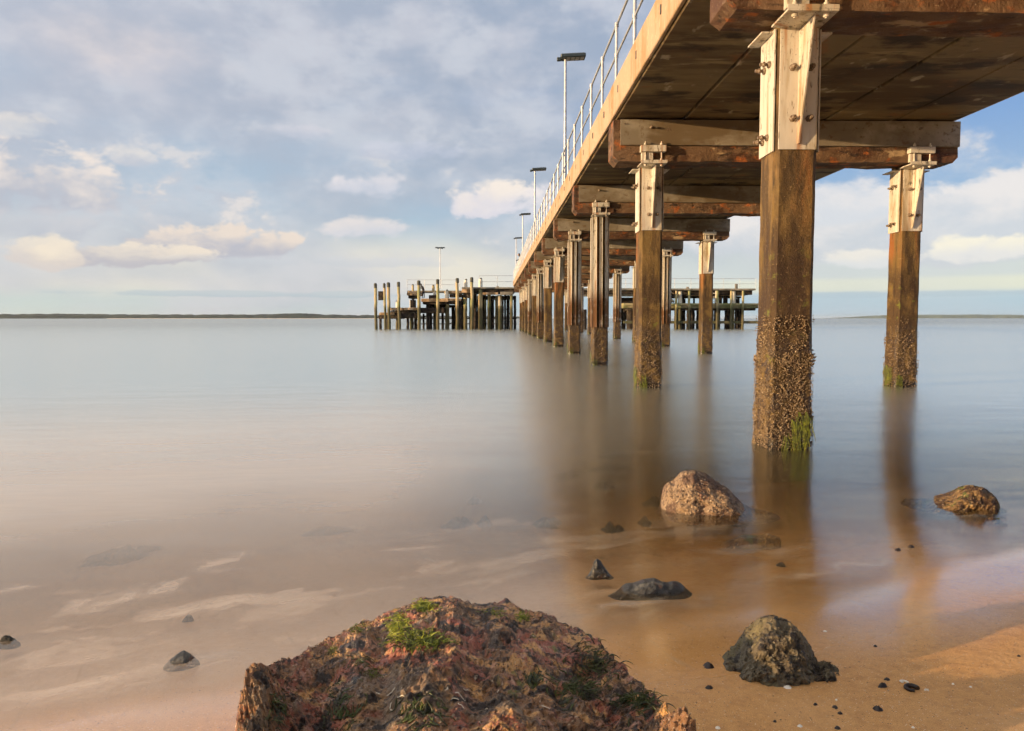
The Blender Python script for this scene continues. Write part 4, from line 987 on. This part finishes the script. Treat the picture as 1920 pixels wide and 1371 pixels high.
n_big = g.noise(g.scl(UV, (2.4,6,1)), 1.3, 4, .5, .1); n_mid = g.noise(g.scl(UV, (6.5,11,1)), 1.0, 6, .56, .12); n_puff = g.noise(g.scl(UV, (14,22,1), (3,7,0)), 1.0, 6, .60, .2)
# clear-air colour: blue-grey overhead, pale cyan and cream toward the horizon
blue = g.mix(g.ss(az, -.25, .55), (.42,.50,.63), (.16,.33,.68))
blue = g.mix(g.ss(el, .02, .30, 1.0, 0.0), blue, (.40,.55,.68))
low = g.mix(g.ss(az, -.5, .35), (.60,.69,.66), (.42,.60,.72))
c = g.mix(g.ss(el, .0, .16, .9, 0.0), blue, low)
band = g.m('MULTIPLY', g.ss(g.m('ADD', el, g.m('MULTIPLY', n_mid, .02)), .030, .055), g.ss(el, .075, .13, 1, 0))
c = g.mix(g.m('MULTIPLY', band, g.ss(az, -.1, .3, .95, .5)), c, (.84,.78,.68))
# thin band under the right-hand clouds
yb = g.m('MULTIPLY', g.ss(el, .028, .036), g.ss(el, .044, .052, 1, 0)); c = g.mix(g.m('MULTIPLY', g.m('MULTIPLY', yb, g.ss(az, .15, .35)), .8), c, (.78,.80,.66))
# high lilac sheet, upper left
sheet = g.m('MULTIPLY', g.ss(g.m('ADD', n_big, g.m('MULTIPLY', el, .75)), .44, .70), g.ss(az, .10, .55, 1, .10))
lil = g.mix(g.ss(n_mid, .36, .66), (.37,.43,.54), (.62,.62,.68)); lil = g.mix(g.ss(az, -.6, .1, .35, 0), lil, (.66,.64,.70))
c = g.mix(g.m('MULTIPLY', sheet, .88), c, lil)
wisps = g.ss(g.m('ADD', g.m('MULTIPLY', n_mid, .6), g.m('MULTIPLY', n_puff, .4)), .47, .60); c = g.mix(g.m('MULTIPLY', g.m('MULTIPLY', wisps, .55), g.ss(el, .02, .16)), c, (.62,.65,.72))
low_veil = g.m('MULTIPLY', g.ss(n_big, .40, .62), g.ss(el, .26, .08)); c = g.mix(g.m('MULTIPLY', low_veil, g.ss(az, .45, .2, .15, .35)), c, (.62,.66,.72))
pf = g.m('MULTIPLY', g.ss(g.m('ADD', g.m('MULTIPLY', n_puff, .55), g.m('MULTIPLY', n_mid, .45)), .53, .62), g.m('MULTIPLY', g.ss(el, .05, .09), g.ss(el, .26, .16)))
c = g.mix(g.m('MULTIPLY', pf, .75), c, g.mix(g.ss(n_puff, .48, .66), (.50,.53,.62), (.84,.76,.72)))
def blob(c, px, py, rx, ry, top, bot, soft=.5, amt=.95, amp=2.0, src=None):
    a0, e0 = ae(px, py); A = rx/F; E = ry/F
    u = g.m('DIVIDE', g.m('SUBTRACT', az, a0), A); v = g.m('DIVIDE', g.m('SUBTRACT', el, e0), E)
    vneg = g.m('MULTIPLY', g.m('MINIMUM', v, 0.0), 1.5); vpos = g.m('MAXIMUM', v, 0.0); vv = g.m('ADD', vneg, vpos)
    d = g.m('SUBTRACT', 1.0, g.m('ADD', g.m('MULTIPLY', u, u), g.m('MULTIPLY', vv, vv)))
    nn = g.m('MULTIPLY', g.m('SUBTRACT', src or n_puff, .5), amp*2.2)
    dd = g.m('ADD', d, nn); f = g.m('MULTIPLY', g.ss(dd, 0.0, soft), amt)
    sh = g.ss(g.m('ADD', v, g.m('MULTIPLY', g.m('SUBTRACT', n_puff, .5), 3.0)), -.40, .80)
    return g.mix(f, c, g.mix(sh, bot, top))
cream = (.86,.73,.64); grey = (.46,.47,.54); white = (.84,.79,.78)
c = blob(c, 230, 110, 190, 80, (.80,.70,.68), (.62,.60,.66), 1.3, .75, 1.2, n_mid)
c = blob(c, 40, 355, 190, 80, (.92,.80,.72), (.50,.51,.59), .7, .92)
c = blob(c, 130, 430, 220, 45, (.72,.68,.70), (.50,.52,.60), .9, .6)
c = blob(c, 400, 462, 160, 36, cream, (.50,.50,.58), .45, .95)
c = blob(c, 240, 482, 150, 28, (.90,.78,.66), (.52,.50,.56), .5, .9)
c = blob(c, 80, 478, 70, 34, (.92,.80,.66), (.70,.62,.60), .6, .8)
c = blob(c, 700, 352, 85, 30, (.84,.78,.80), (.68,.68,.76), .8, .75)
c = blob(c, 695, 430, 90, 26, (.90,.80,.76), (.72,.70,.76), .8, .75)
c = blob(c, 915, 382, 100, 46, (.98,.86,.76), (.76,.72,.78), .6, .95)
c = blob(c, 20, 235, 60, 26, (.80,.74,.70), (.60,.62,.68), .9, .8)
c = blob(c, 760, 285, 110, 22, (.62,.64,.74), (.50,.54,.66), .9, .7)
c = blob(c, 560, 250, 60, 16, (.70,.68,.74), (.55,.58,.68), .9, .6)
c = blob(c, 245, 300, 40, 22, (.82,.76,.72), (.60,.60,.66), .9, .75)
c = blob(c, 1040, 400, 120, 50, (.86,.80,.82), (.72,.72,.80), .9, .7)
c = blob(c, 620, 492, 260, 14, (.66,.67,.72), (.58,.61,.68), .8, .5)
c = blob(c, 500, 553, 420, 8, (.52,.60,.66), (.46,.56,.64), .7, .75, 1.6)
c = blob(c, 1720, 440, 420, 85, white, (.60,.63,.70), .45, .97, .8)
c = blob(c, 1560, 390, 140, 50, white, (.68,.70,.76), .5, .9, .8)
c = blob(c, 1990, 400, 240, 75, white, (.62,.65,.72), .5, .9, .8)
c = blob(c, 1850, 470, 90, 28, (.98,.90,.74), (.80,.78,.78), .6, .9)
c = blob(c, 1620, 490, 90, 22, (.92,.85,.76), (.78,.78,.80), .8, .7)
c = blob(c, 1760, 552, 300, 7, (.42,.55,.66), (.42,.55,.66), .6, .6, 1.6)
c = g.mix(g.ss(el, .50, .85), c, (1.15,1.06,1.0))      # unseen overhead brightness, added to lift the light on sand, water and shaded faces
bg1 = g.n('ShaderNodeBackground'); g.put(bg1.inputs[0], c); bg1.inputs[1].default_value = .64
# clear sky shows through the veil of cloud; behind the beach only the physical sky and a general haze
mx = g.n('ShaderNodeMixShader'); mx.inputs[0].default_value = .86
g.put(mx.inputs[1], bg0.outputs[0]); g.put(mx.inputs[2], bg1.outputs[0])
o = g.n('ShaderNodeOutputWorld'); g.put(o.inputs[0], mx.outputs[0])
S.view_settings.view_transform = 'Standard'; S.view_settings.look = 'None'; S.view_settings.exposure = 0.78; S.view_settings.gamma = 1
S.cycles.max_bounces = 4; S.cycles.diffuse_bounces = 3; S.cycles.glossy_bounces = 3; S.cycles.transparent_max_bounces = 6
w.cycles.sampling_method = 'MANUAL'; w.cycles.sample_map_resolution = 256

# ------------------------------------------------------------------ air
mb = MB(); mb.box(-27000, 27000, -27000, 27000, -9, 64); hzo = mb.build('haze', bpy.data.materials.new('air_haze'))
hm = hzo.data.materials[0]; hm.use_nodes = True; hm.node_tree.nodes.clear(); g = G(hm.node_tree)
pv = g.n('ShaderNodeVolumePrincipled'); pv.inputs['Color'].default_value = (.80,.88,.95,1); pv.inputs['Density'].default_value = 3.2e-5; pv.inputs['Anisotropy'].default_value = .2
o = g.n('ShaderNodeOutputMaterial'); g.put(o.inputs[1], pv.outputs[0]); tag(hzo, kind='stuff')

S.cycles.use_adaptive_sampling = True; S.cycles.adaptive_threshold = 0.05; S.cycles.adaptive_min_samples = 16; S.cycles.use_denoising = True
